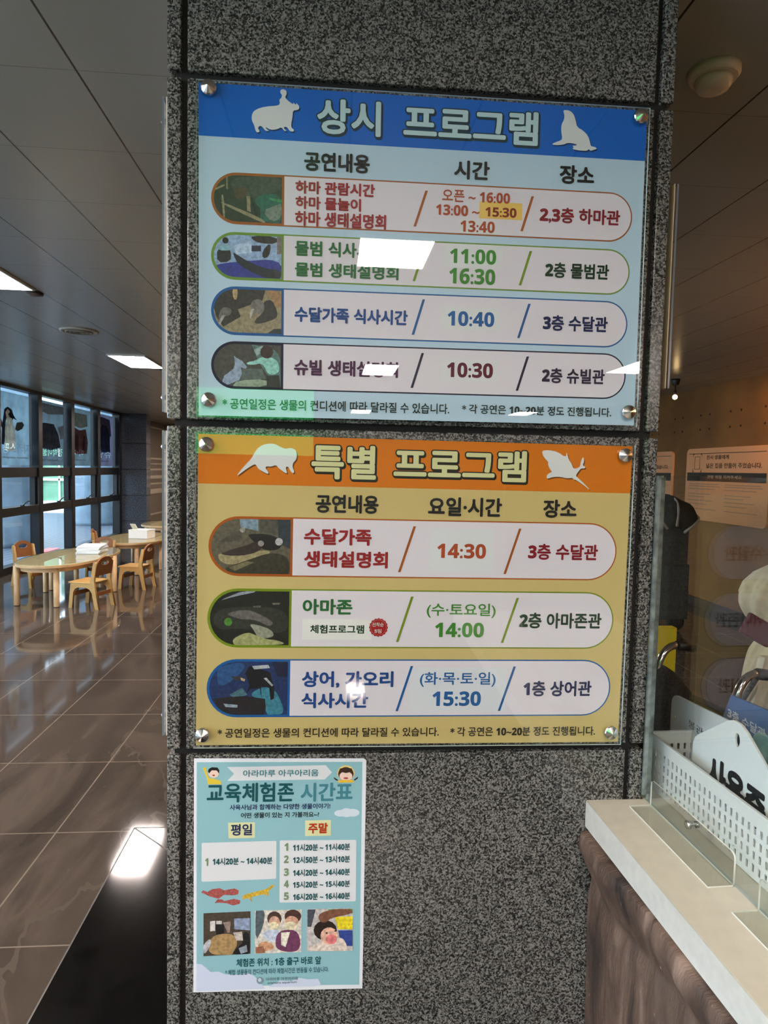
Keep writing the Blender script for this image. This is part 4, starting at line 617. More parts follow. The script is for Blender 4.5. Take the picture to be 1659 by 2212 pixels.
# ------------------------------------------------------------------ clear screen standing on the counter
sc = thing('acrylic_screen', 'clear acrylic screen standing along the counter beside the pillar', 'screen', (.6645, -.004, .8275), (0, 0, math.radians(2.4)))
bm = bmesh.new(); box(bm, -.003, .003, -1.5, 0, 0, .672); bm.normal_update()
for f in bm.faces: f.material_index = 0 if abs(f.normal.x) > .5 else 1
obj('screen_panel', bm, [ACRYLIC, mat((170, 182, 176), 0.2)], sc)
bm = bmesh.new(); box(bm, -.0135, -.0035, -.006, .0015, .012, .672, .002); box(bm, -.0035, .0075, -.0005, .003, .012, .668, .001)
o = obj('edge_channel', bm, mat((132, 142, 138), .16, .35, mottle=.5, scale=46), sc); o['label'] = 'corner strip with glints put into its mottled grey'  # mottled grey stands in for glints along the clear strip
def bracket(y0, y1, label):
    b = thing('screen_bracket', label, 'bracket', (.6645 - y0 * 0 + .0, 0, .8275), (0, 0, math.radians(2.4)), None)
    L = rrect(y1, y0, 0.0, .056, .008)
    L = [(y1, 0), (y0, 0)] + [q for q in L if q[1] > .03]
    L.sort(key=lambda q: 0) 
    me = plate([[(y1, 0.0), (y0, 0.0), (y0, .048), (y0 - .002, .053), (y0 - .008, .056), (y1 + .008, .056), (y1 + .002, .053), (y1, .048)]], .003)
    me.transform(Matrix(((0, 0, 1, -.0065), (1, 0, 0, 0), (0, 1, 0, 0), (0, 0, 0, 1))))
    clr = glass('bracket_acrylic', (250, 252, 250), 1.49, 0.0, 0.02)
    edge = mat((214, 216, 204), .25)
    up = link('upright_plate', me, [clr, edge], b); me.update()
    for f in me.polygons: f.material_index = 0 if abs(f.normal.x) > .7 else 1
    bm = bmesh.new(); box(bm, -.052, -.0055, y1, y0, 0.0002, .0032); bm.normal_update()
    for f in bm.faces: f.material_index = 0 if abs(f.normal.z) > .7 else 1
    obj('foot_plate', bm, [clr, edge], b)
    bm = bmesh.new(); lathe(bm, [(.0075, -.0085), (.0075, -.0135), (.0035, -.0140)], 16, 'x', (0, 0, 0)); lathe(bm, [(.003, -.0085), (.003, .008)], 12, 'x'); lathe(bm, [(.006, .004), (.006, .009)], 14, 'x')
    obj('bolt', bm, STEEL, b, (0, (y0 + y1) / 2 - .005, .036))
bracket(-.030, -.292, 'clear acrylic foot bracket bolted to the screen next to the pillar')
bracket(-.352, -.62, 'clear acrylic foot bracket at the near end of the white basket')

# ------------------------------------------------------------------ perforated basket and the tags in it
bk = thing('storage_basket', 'long white perforated plastic basket behind the acrylic screen', 'basket', (.6985, .062, .828), (0, 0, math.radians(3.2)))
WP = mat((226, 226, 218), 0.4); BL, BW, BH = .56, .15, .114
def perf(length, height, margin, cols):
    loops = [[(0, 0), (length, 0), (length, height), (0, height)]]
    for i in range(cols):
        cx = margin + i * .0152
        for j in range(4):
            cy = .018 + j * .0215; loops.append([(cx - .0028, cy - .0068), (cx + .0028, cy - .0068), (cx + .0028, cy + .0068), (cx - .0028, cy + .0068)])
    return plate(loops, .0022)
for name, x in (('side_wall', 0.0), ('side_wall', BW)):
    me = perf(BL, BH, .030, 34); me.transform(Matrix(((0, 0, 1, x), (-1, 0, 0, 0), (0, 1, 0, 0), (0, 0, 0, 1)))); link(name, me, WP, bk)
for y in (0.0, -BL):
    me = perf(BW, BH, .022, 8); me.transform(Matrix(((1, 0, 0, 0), (0, 0, 1, y), (0, 1, 0, 0), (0, 0, 0, 1)))); link('end_wall', me, WP, bk)
boxo('basket_floor', 0, BW, -BL, 0, 0, .003, WP, bk)
bm = bmesh.new()
box(bm, -.004, .003, -BL - .003, .003, BH - .002, BH + .003, .001); box(bm, BW - .003, BW + .004, -BL - .003, .003, BH - .002, BH + .003, .001)
box(bm, -.003, BW + .003, -.003, .004, BH - .002, BH + .003, .001); box(bm, -.003, BW + .003, -BL - .004, -BL + .003, BH - .002, BH + .003, .001)
obj('basket_rim', bm, WP, bk)
YZ = Matrix(((0, 0, 1, 0), (-1, 0, 0, 0), (0, 1, 0, 0), (0, 0, 0, 1)))        # plate x -> -y, y -> z, thickness -> x ; faces -x
def tag_plate(label, loops, m, loc, lean, words, wc, thick=.004, turn=0.0):
    root = thing('name_tag', label, 'tag', loc, (0, lean, turn))
    me = plate(loops, thick, .0008); me.transform(YZ); link('tag_board', me, m, root)
    for body, x0, x1, z0, z1, bold in words:
        t, _ = fit_text(body, x0, x1, z0, z1, bold)
        t.transform(Matrix(((0, 1, 0, -thick / 2 - .0014), (-1, 0, 0, 0), (0, 0, 1, 0), (0, 0, 0, 1)))); link('lettering', t, ink(wc), root)
    return root
WT = mat((226, 230, 224), 0.35); MINT = mat((150, 190, 184), 0.3); BLUE = mat((74, 106, 148), 0.35)
house = [(.03, 0), (.30, 0), (.30, .135), (.297, .146), (.288, .156), (.195, .2175), (.176, .2255), (.158, .2255), (.140, .218), (.048, .1545), (.036, .144), (.03, .130)]
tag_plate('white tag with a round hole and bold black lettering in the basket', [house, ell(.170, .194, .0085, .0135)], WT, (.742, -.006, .8315), 0.0,
          [('사용중', .086, .258, .064, .136, .05)], (22, 26, 30))
b1 = rrect(-.155, .075, 0, .165, .022)
b1 = [(x, z + (0 if z < .03 else (x + .15) * .09)) for x, z in b1]
tag_plate('pale white tag with small handwriting at the basket end by the pillar', [b1, ell(-.136, .118, .0028, .0028, 10)], mat((214, 222, 220), 0.25), (.798, 0.0, .8315), 0.0,
          [('봉관', -.080, -.022, .117, .134, .0)], (40, 60, 70))
tag_plate('mint green tag behind the white tag with the round hole', [rrect(.134, .40, 0, .198, .025), ell(.168, .150, .004, .004, 10)], MINT, (.80, -.0, .8315), 0.0, [], (0, 0, 0))
tag_plate('blue tag with white lettering sticking up behind the mint green tag', [[(-.02, 0), (.25, 0), (.25, .235), (-.004, .215), (-.026, .165)]], BLUE, (.840, -.005, .8315), 0.0,
          [('3층 수달관', -.012, .11, .166, .187, .02)], (226, 234, 240))

# ------------------------------------------------------------------ strollers waiting behind the counter
def shell(bm, w, r, a0, a1, yoff, zoff, n=20, m=44, fold=0.0, nf=4, sq=1.0):
    g = []
    for i in range(n + 1):
        a = math.radians(a0 + (a1 - a0) * i / n); row = []
        for j in range(m + 1):
            s = -1 + 2 * j / m; k = (1 - abs(s) ** 2.6) ** .45
            rr = r * (.30 + .70 * k) * (1 + fold * .55 * math.sin(s * 19 + .8 * math.sin(s * 5)) * k) * (1 + fold * math.sin(i / n * math.pi * nf) ** 2 * k)
            row.append(bm.verts.new((s * w / 2, yoff + rr * math.cos(a), zoff + rr * math.sin(a) * sq)))
        g.append(row)
    for i in range(n):
        for j in range(m):
            f = bm.faces.new((g[i][j], g[i][j + 1], g[i + 1][j + 1], g[i + 1][j])); f.smooth = True
    return g
def stroller(label, loc, rz, fabric, seat_c, frame_m, canopy=True, canopy_c=None, trim=None, scale=1.0, pouch=None, fold=0.05, handles=True, ct_top=1.0, hook=-1, body=False, bag=None, half=.19, front=.42, rear=-.32, hood=None):
    root = thing('stroller', label, 'stroller', loc, (0, 0, rz), 'strollers parked behind the counter'); root.scale = (scale,) * 3
    # local: child faces +y, handles toward -y
    FB = mat(fabric, 0.85, mottle=0.15, scale=30); ST = mat(seat_c, 0.8)
    yf = .05 if body else front
    yr = -.22 if body else rear
    for sx in (-half, half):
        bm = bmesh.new(); tube(bm, [(sx, yf, .09), (sx, -.10, .62), (sx, -.22, .80)], .010, 8); obj('frame_tube', bm, frame_m, root)
        bm = bmesh.new(); tube(bm, [(sx, yr, .09), (sx, .02, .52), (sx, .10, .60)], .010, 8); obj('frame_tube', bm, frame_m, root)
        if handles:
            bm = bmesh.new(); tube(bm, [(sx, -.20, .77), (sx, -.245, .86)] + bez((sx, -.25, .90), (sx, -.25 + hook * .01, .99), (sx, -.25 + hook * .075, .985), 8), .011, 10)
            h = obj('handle', bm, CHROME, root); h['label'] = 'chrome curved handle'
            bm = bmesh.new(); tube(bm, [(sx, -.25 + hook * .07, .985), (sx, -.25 + hook * .13, .975)], .015, 10); obj('grip', bm, BLACK, h)
        for y in (yf, yr):
            bm = bmesh.new(); lathe(bm, [(.03, -.014), (.075, -.014), (.08, 0), (.075, .014), (.03, .014)], 18, 'x', (sx, y, .08)); w = obj('wheel', bm, BLACK, root)
    bm = bmesh.new(); box(bm, -.17, .17, -.08, min(.30, yf + .02), .40, .44, .012); obj('seat', bm, ST, root)
    bm = bmesh.new()
    prof = [(-.08, .42), (-.13, .55), (-.185, .72), (-.22, .86)]
    for k in range(3):
        (y0, z0), (y1, z1) = prof[k], prof[k + 1]
        vs = [bm.verts.new((x, y + dy, z)) for x in (-.17, .17) for y, z, dy in ((y0, z0, 0), (y1, z1, 0), (y1, z1, .035), (y0, z0, .035))]
        for q in ((0, 1, 2, 3), (7, 6, 5, 4), (0, 4, 5, 1), (2, 6, 7, 3), (1, 5, 6, 2), (0, 3, 7, 4)): bm.faces.new([vs[i] for i in q])
    obj('backrest', bm, FB, root)
    if canopy:
        bm = bmesh.new(); shell(bm, .42, .34, 32, 172, -.03, .78, fold=fold, sq=ct_top)
        bmesh.ops.solidify(bm, geom=bm.faces[:], thickness=.006)
        c = obj('canopy', bm, mat(canopy_c or fabric, 0.85, mottle=0.12, scale=22), root)
        if trim:
            for a in (32, 80, 128):
                bm = bmesh.new(); P = []
                for j in range(15):
                    s = -1 + 2 * j / 14; k = (1 - abs(s) ** 2.6) ** .45; rr = .345 * (.30 + .70 * k); aa = math.radians(a)
                    P.append((s * .212, -.03 + rr * math.cos(aa), .78 + rr * math.sin(aa) * ct_top))
                tube(bm, P, .012, 8); obj('canopy_piping', bm, mat(trim, 0.5), c)
    bm = bmesh.new(); box(bm, -.15, .15, max(-.25, yr), min(.22, yf), .17, .19, .01); obj('under_basket', bm, BLACK, root)
    if hood:
        bm = bmesh.new(); g = []; prof = [(.0, .02), (.02, .09), (.05, .135), (.09, .165), (.13, .178), (.17, .172), (.21, .150), (.25, .124), (.28, .112), (.30, .112), (.34, .135), (.40, .150), (.48, .152), (.56, .140)]
        fine = []
        for i in range(len(prof) - 1):
            for k in range(4):
                t = k / 4; fine.append((prof[i][0] * (1 - t) + prof[i + 1][0] * t, prof[i][1] * (1 - t) + prof[i + 1][1] * t))
        for d, r in fine:
            row = []
            for k in range(96):
                a = 2 * math.pi * k / 96; amp = min(1, d / .16) * (.085 if d < .30 else .05)
                rr = .92 * r * (1 + amp * math.sin(9 * a + 2.2 * math.sin(2 * a + d * 6)) + .03 * math.sin(23 * a + d * 30))
                row.append(bm.verts.new((hood[0] + rr * math.cos(a) * 1.08, hood[1] + rr * math.sin(a), hood[2] - d)))
            g.append(row)
        for i in range(len(g) - 1):
            for k in range(96): bm.faces.new((g[i][k], g[i + 1][k], g[i + 1][(k + 1) % 96], g[i][(k + 1) % 96])).smooth = True
        bm.faces.new(g[0]); bm.faces.new(g[-1][::-1])
        obj('gathered_hood', bm, mat(canopy_c, .9, mottle=.12, scale=30, bump=.15), root)
    if body:
        side = [(-.30, .34), (.12, .34), (.155, .48), (.14, .80), (.02, .90), (-.25, .90)]
        for k, (z0, z1, inset) in enumerate(((.10, .34, .004), (.34, .56, .0), (.56, .74, .006), (.74, .90, .0))):
            bm = bmesh.new(); box(bm, -.185 + inset, .185 - inset, -.29 + inset, .150 - inset - .01 * k, z0, z1 + .004, .009); obj('fabric_panel', bm, FB, root)
    if bag:
        bm = bmesh.new(); prof = [(.050, .02, 0), (.060, .085, .10), (.062, .105, .30), (.050, .105, .40), (.030, .06, .44), (.012, .02, .455)]
        rings = []
        for d, w, z in prof: rings.append([bm.verts.new((bag[0] + w * math.copysign(abs(math.cos(t)) ** .6, math.cos(t)), bag[1] + d * math.copysign(abs(math.sin(t)) ** .6, math.sin(t)), bag[2] + z)) for t in [2 * math.pi * i / 20 for i in range(20)]])
        for i in range(len(rings) - 1):
            for k in range(20): bm.faces.new((rings[i][k], rings[i][(k + 1) % 20], rings[i + 1][(k + 1) % 20], rings[i + 1][k])).smooth = True
        bm.faces.new(rings[0][::-1]); bm.faces.new(rings[-1])
        obj('hanging_bag', bm, mat(pouch, 0.8, mottle=.3, scale=60), root)
        bm = bmesh.new(); box(bm, bag[0] - .10, bag[0] + .10, bag[1] - .052, bag[1] + .052, bag[2] - .42, bag[2] + .02, .03); obj('lower_bag', bm, mat(pouch, 0.9, mottle=.3, scale=40), root)
    return root
s1 = stroller('dark grey stroller with a pale piped canopy standing against the concrete wall', (3.27, 4.95, 0), math.radians(-86), (54, 56, 50), (60, 58, 54), mat((70, 70, 70), .4), True, (60, 62, 56), (150, 146, 132), 1.155, handles=False, body=True, half=.155)
s2 = stroller('black stroller with chrome cane handles and a black bag, close behind the counter', (1.266, .515, 0), math.radians(-77), (22, 20, 19), (60, 56, 52), mat((30, 30, 30), .4), False, pouch=(20, 18, 17), hook=1, bag=(-.150, -.235, .47), half=.145, front=.24)
s3 = stroller('cream stroller with a gathered fabric hood behind the counter', (1.72, 1.13, 0), math.radians(0), (214, 206, 176), (120, 40, 50), mat((60, 58, 54), .4), False, (206, 194, 158), None, 1.0, handles=False, rear=-.20, hood=(0, -.12, 1.192))
bm = bmesh.new(); box(bm, -.06, .06, -.01, .01, -.04, .04, .006); o = obj('side_pouch', bm, mat((92, 28, 44), .6), s3, (-.215, -.24, .965), (0, math.radians(28), 0)); o['label'] = 'maroon pouch'
bm = bmesh.new(); box(bm, 1.10, 1.377, 1.19, 1.23, 0, .90, .006)
yb = tag(obj('display_board', bm, mat((226, 206, 8), .5), None), 'bright yellow board standing on the floor behind the black stroller', 'board')
# ------------------------------------------------------------------ information boards on the concrete wall
def info_board(label, y0, y1, z0, z1):
    root = thing('information_board', label, 'information board', (XR, y1, z0), (0, 0, math.radians(-90)), None)
    w, h = y1 - y0, z1 - z0                       # local x runs along the wall, -y faces the room
    me = plate([rrect(0, w, 0, h, .06)], .018, .003); me.transform(XZ); link('panel', me, mat((205, 148, 100), .45), root, (0, -.012, 0))
    flat('heading_bar', [(0, [(.03, h * .545), (w - .03, h * .545), (w - .03, h * .665), (.03, h * .665)])], [ink((52, 50, 44))], root, -.0255, scale=1)
    flat('rule_line', [(0, [(.05, h * .925), (w - .05, h * .925), (w - .05, h * .933), (.05, h * .933)])], [ink((70, 50, 36))], root, -.0255, scale=1)
    L = []
    def bar(a, b, c, d): L.append((0, [(a, c), (b, c), (b, d), (a, d)]))
    cx, cz, s = w * .155, h * .80, .055
    for a, b, c, d in ((-s, s, s * 1.25, s * 1.33), (-s, s, -s * 1.33, -s * 1.25), (-s, -s * .9, -s * 1.3, s * 1.3), (s * .9, s, -s * 1.3, s * 1.3)): bar(cx + a, cx + b, cz + c, cz + d)
    for sx in (-1, 1):
        for sz in (-1, 1):
            bar(cx + sx * s * 1.45 - .016, cx + sx * s * 1.45 + .016, cz + sz * s * 1.8 - .004, cz + sz * s * 1.8 + .004); bar(cx + sx * s * 1.65 - .004, cx + sx * s * 1.65 + .004, cz + sz * s * 1.62 - .02, cz + sz * s * 1.62 + .02)
    flat('frame_symbol', L, [ink((60, 44, 32))], root, -.0255, .00001, scale=1)
    for body, x0, x1, za, zb, c in (('전시 생물에게', .28, .56, .845, .905, (96, 66, 40)), ('넓은 집을 만들어 주었습니다.', .28, .93, .725, .795, (96, 66, 40)), ('관람 예절 지켜주세요', .30, .72, .585, .63, (196, 176, 140))):
        t, _ = fit_text(body, x0 * w, x1 * w, za * h, zb * h, .02); link('lettering', t, ink(c), root, (0, -.0262, 0))
    L = []
    for col in (.05, .53):
        for i, k in enumerate((.50, .47, .43, .36, .32, .27, .22, .15)):
            ww = (.40, .42, .36, .30, .22, .34, .26, .38)[i]; L.append((0, [((col) * w, k * h), ((col + ww) * w, k * h), ((col + ww) * w, (k + .010) * h), (col * w, (k + .010) * h)]))
    flat('printed_text_lines', L, [ink((176, 142, 112))], root, -.0255, .00001, scale=1)
    return root
info_board('pale rounded information board with a dark heading bar on the concrete wall', 4.80, 6.30, 1.0, 1.815)
info_board('pale information board further along the concrete wall, half hidden by the pillar', 6.62, 8.1, 1.0, 1.80)
# warm spotlight aimed at the boards
sp = thing('spotlight', 'small black ceiling spotlight above the information boards', 'spotlight', (4.02, 3.95, CH))
bm = bmesh.new(); lathe(bm, [(.03, 0), (.03, -.03)], 16); obj('ceiling_base', bm, BLACK, sp)
bm = bmesh.new(); lathe(bm, [(.03, -.03), (.045, .10)], 16, smooth=True); obj('lamp_head', bm, BLACK, sp, (0, .06, -.07), (math.radians(118), 0, math.radians(-24)))
ld = bpy.data.lights.new('spot_light', 'SPOT'); ld.energy = 20; ld.color = (1.0, .45, .10); ld.spot_size = math.radians(74); ld.spot_blend = .9; ld.shadow_soft_size = .05
lo = bpy.data.objects.new('spot_light', ld); COL.objects.link(lo); lo.location = (4.00, 4.06, CH - .16)
lo.rotation_euler = (Vector((4.25, 5.35, 1.85)) - lo.location).to_track_quat('-Z', 'Y').to_euler()
# bare bulb pendant
pn = thing('pendant_bulb', 'bare glowing bulb on a short black cord under the ceiling', 'pendant lamp', (3.62, 5.51, CH))
bm = bmesh.new(); lathe(bm, [(.045, 0), (.045, -.02), (.032, -.06), (.03, -.065)], 18); obj('canopy', bm, BLACK, pn)
bm = bmesh.new(); tube(bm, [(0, 0, -.06), (0, 0, -.125)], .006, 8); lathe(bm, [(.014, -.12), (.014, -.16)], 12); obj('cord', bm, BLACK, pn)
bm = bmesh.new(); bmesh.ops.create_uvsphere(bm, u_segments=16, v_segments=10, radius=.026); obj('bulb', bm, emit((255, 214, 150), 3, 'bulb_glow'), pn, (0, 0, -.188), smooth=True)
for px_, py_, lab_ in ((3.15, 1.35, 'added unseen bulb outside the picture warming the stroller bay'), (3.2, -.4, 'added unseen bulb outside the picture level with the counter')):
    w = thing('pendant_bulb', lab_, 'pendant lamp', (px_, py_, CH))  # added lamps out of view, put in to warm the ceiling and wall
    bm = bmesh.new(); lathe(bm, [(.045, 0), (.045, -.02), (.032, -.06), (.03, -.065)], 18); obj('canopy', bm, BLACK, w)
    bm = bmesh.new(); tube(bm, [(0, 0, -.06), (0, 0, -.245)], .006, 8); lathe(bm, [(.014, -.24), (.014, -.28)], 12); obj('cord', bm, BLACK, w)
    bm = bmesh.new(); bmesh.ops.create_uvsphere(bm, u_segments=16, v_segments=10, radius=.06); obj('bulb', bm, emit((255, 186, 112), 34, 'added_bulb_glow'), w, (0, 0, -.34), smooth=True)
# smoke detector
sd = thing('smoke_detector', 'round white smoke detector on the ceiling', 'smoke detector', (.945, .375, CH))
bm = bmesh.new(); lathe(bm, [(.062, 0), (.062, -.012), (.055, -.022)], 28); obj('base_plate', bm, mat((196, 184, 166), .5), sd)
bm = bmesh.new(); lathe(bm, [(.044, -.022), (.044, -.034), (.036, -.046), (.02, -.05)], 28); obj('sensor_dome', bm, mat((206, 194, 176), .4), sd)
# ------------------------------------------------------------------ ceiling panels, vent, sensors
def ceiling_light(x0, y0, label, l=.76, warm=False):
    root = thing('ceiling_light', label, 'ceiling light', (x0, y0, CH), (0, 0, 0), 'flat ceiling lights')
    w = .352
    bm = bmesh.new()
    box(bm, 0, w, 0, .012, -.012, 0); box(bm, 0, w, l - .012, l, -.012, 0); box(bm, 0, .012, .012, l - .012, -.012, 0); box(bm, w - .012, w, .012, l - .012, -.012, 0)
    obj('frame', bm, mat((210, 208, 200), .4), root)
    bm = bmesh.new(); box(bm, .012, w - .012, .012, l - .012, -.010, -.004); obj('diffuser', bm, emit((255, 237, 229), LAMP, 'lamp_glow'), root)
LX = -2.113
for k, lab in ((0, 'glowing square ceiling light cut by the frame beside the pillar'), (1, 'glowing ceiling light far off above the low tables')):
    ceiling_light(LX, 2.085 + 3.07 * k, lab)
for k in (-1, -2, -3, 2, 3, 4): ceiling_light(LX, 2.085 + 3.07 * k, 'ceiling light outside the picture in the row above the window side')
for x0, y0, l in ((.10, -2.15, .43), (.30, -5.95, .76), (.33, -10.9, .76), (2.70, -5.25, .76), (3.1, -10.4, .76)): ceiling_light(x0, y0, 'ceiling light outside the picture behind the viewer', l)
# backlit green sign hanging behind the viewer; only its green reflection in the boards shows
gs = thing('backlit_sign', 'green backlit sign outside the picture behind the viewer', 'sign', (-.50, -3.0, 1.56))
boxo('sign_case', -.40, .40, -.05, 0, 0, .44, BLACK, gs)
boxo('sign_face', -.385, .385, .0005, .004, .015, .425, emit((40, 190, 96), 1.6, 'green_glow'), gs)
boxo('hanger', -.01, .01, -.035, -.015, .44, CH - 1.56, BLACK, gs)
vt = thing('air_vent', 'round ceiling air vent between two ceiling lights', 'vent', (-1.955, 4.06, CH))
bm = bmesh.new(); lathe(bm, [(.140, 0), (.138, -.010), (.118, -.014), (.112, -.004)], 36); obj('rim', bm, mat((170, 166, 150), .5), vt)
for r in (.095, .068, .040):
    bm = bmesh.new(); lathe(bm, [(r, -.004), (r + .006, -.016), (r - .012, -.018), (r - .014, -.004)], 32); obj('cone_ring', bm, mat((112, 106, 90), .5), vt)
for x, y, lab in ((-1.80, 2.93, 'small dark sensor beside the cut off ceiling light'), (-1.80, 6.02, 'small dark sensor beside the far ceiling light')):
    bm = bmesh.new(); lathe(bm, [(.05, 0), (.048, -.014), (.02, -.022)], 20)
    tag(obj('ceiling_sensor', bm, mat((50, 44, 40), .5), None, (x, y, CH)), lab, 'sensor')
# ------------------------------------------------------------------ low tables and children's chairs
WOOD = mat((206, 170, 124), .45, mottle=.10, scale=14); PLY = mat((182, 142, 78), .5, mottle=.10, scale=16); PLYD = mat((136, 86, 44), .5, mottle=.12, scale=16)
def table(label, loc, rz, w, l, legs):
    root = thing('low_table', label, 'table', loc, (0, 0, rz), 'low oval tables by the windows')
    oval = [(w / 2 * math.copysign(abs(math.cos(a)) ** .8, math.cos(a)), l / 2 * math.copysign(abs(math.sin(a)) ** .8, math.sin(a))) for a in [2 * math.pi * i / 64 for i in range(64)]]
    me = plate([oval], .022, .002); link('tabletop', me, WOOD, root, (0, 0, .430))
    inner = [(x * .88, y * .94) for x, y in oval]
    me = plate([inner, [(x * .84, y * .90) for x, y in oval]], .05); link('apron', me, WOOD, root, (0, 0, .395))
    me = plate([[(x * 1.01, y * 1.005) for x, y in oval]], .006, .001); link('glass_top', me, [TABLEGLASS], root, (0, 0, .4465))
    for x, y in legs:
        bm = bmesh.new(); lathe(bm, [(.026, .0), (.028, .01), (.030, .42)], 16); g = obj('leg', bm, WOOD, root, (x, y, 0))
        bm = bmesh.new(); lathe(bm, [(.027, 0), (.0275, .006)], 14); obj('leg_pad', bm, BLACK, g, (0, 0, .0005))
    return root
def oval_legs(w, l): return [(sx * w * f, sy * l * g) for sx in (-1, 1) for sy, f, g in ((-1, .34, .40), (-.12, .41, .5), (.14, .41, .5), (1, .34, .40))]
table('low oval wooden table with a glass top and white trays, nearest the pillar', (-2.93, 6.45, 0), math.radians(-4), .80, 1.66, [(-.27, -.66), (.16, -.70), (-.34, .08), (-.34, .22), (.40, .05), (.40, .20), (-.25, .66), (.22, .66)])
table('low oval wooden table with a white box, behind the glass topped table', (-2.78, 8.45, 0), math.radians(-2), .86, 1.55, [(-.27, -.62), (.20, -.62), (-.36, 0), (.38, -.12), (.38, .06), (-.25, .60), (.22, .60)])
table('low wooden table at the far end by the dark granite pier', (-2.85, 10.9, 0), 0, 1.0, 1.3, [(-.3, -.5), (.3, -.5), (-.3, .5), (.3, .5)])
def kid_chair():
    root = thing('kids_chair', '', 'chair', (0, 0, 0), (0, 0, 0), "children's wooden chairs")
    side = [(.165, 0), (.125, 0), (.108, .17), (.085, .205), (.05, .22), (-.05, .22), (-.085, .205), (-.112, .17), (-.150, 0), (-.190, 0), (-.150, .20), (-.138, .30), (-.165, .475), (-.155, .49), (-.135, .485), (-.098, .30), (-.092, .272), (.12, .272), (.138, .258)]
    T = Matrix(((0, 0, 1, 0), (1, 0, 0, 0), (0, 1, 0, 0), (0, 0, 0, 1)))
    for sx in (-.13, .13):
        me = plate([side], .022, .002); me.transform(T); link('side_frame', me, PLY, root, (sx, 0, 0))
    bm = bmesh.new(); box(bm, -.145, .145, -.11, .165, .258, .276, .006); obj('seat', bm, PLY, root)
    outer = [(-.13, 0), (.13, 0), (.13, .10)] + [(.13 * math.cos(a), .10 + .095 * math.sin(a)) for a in [math.pi * i / 16 for i in range(1, 16)]] + [(-.13, .10)]
    me = plate([outer, ell(0, .130, .062, .028)], .016, .002); me.transform(XZ)
    o = link('backrest', me, PLYD, root, (0, -.140, .345), (math.radians(9), 0, 0)); o['label'] = 'orange brown back panel with a hand hole'
    for y, z in ((.11, .15), (-.14, .15)): boxo('stretcher', -.12, .12, y - .008, y + .008, z - .02, z + .02, PLYD, root)
    return root
kc = kid_chair(); first = True
# the chair's front is +y; rz turns it
for x, y, a, lab in ((-2.49, 5.80, 72, 'wooden kids chair in front of the glass topped table'), (-2.34, 6.90, 78, 'wooden kids chair pushed under the pillar side of the glass topped table'),
                     (-3.60, 6.98, -118, 'wooden kids chair on the window side of the glass topped table'), (-3.60, 5.66, -60, 'wooden kids chair cut off by the picture edge by the window'),
                     (-3.33, 8.75, -80, 'wooden kids chair with its arched back against the window, at the white box table'), (-2.14, 8.36, 86, 'wooden kids chair at the pillar side of the white box table'),
                     (-2.30, 9.05, 100, 'wooden kids chair at the far corner of the white box table'), (-2.95, 7.45, 182, 'wooden kids chair between the two oval tables'), (-2.5, 10.05, 20, 'wooden kids chair in front of the far table')):
    c = kc if first else copy_tree(kc)
    first = False; c.location = (x, y, 0); c.rotation_euler = (0, 0, math.radians(a)); c['label'] = lab
# stacked paper trays and the box
for i in range(6):
    bm = bmesh.new(); box(bm, -.13, .13, -.17, .17, 0, .013, .003)
    tag(obj('paper_tray', bm, mat((222, 228, 230), .5), None, (-2.80 + .004 * (i % 2), 6.72, .4515 + .0145 * i), (0, 0, math.radians(3 * (i % 3)))), 'flat white paper tray on the glass topped table, %s from its stack base' % ('first', 'second', 'third', 'fourth', 'fifth', 'sixth')[i], 'tray', 'stacked white paper trays')
wb = thing('paper_box', 'white cardboard box standing on the second oval table', 'box', (-2.68, 8.35, .451), (0, 0, math.radians(-12)))
bm = bmesh.new(); box(bm, -.14, .14, -.12, .12, 0, .115, .003); obj('box_body', bm, mat((232, 232, 226), .6), wb)
bm = bmesh.new(); box(bm, -.142, .142, -.122, .122, .112, .122, .002); obj('lid', bm, mat((224, 222, 214), .6), wb)
bm = bmesh.new(); box(bm, -.05, .05, -.006, .006, 0, .09, .003)
tag(obj('card_holder', bm, mat((196, 190, 170), .5), None, (-2.78, 8.38, .574), (math.radians(35), 0, math.radians(-30))), 'small tilted cream card lying on the white box', 'card')

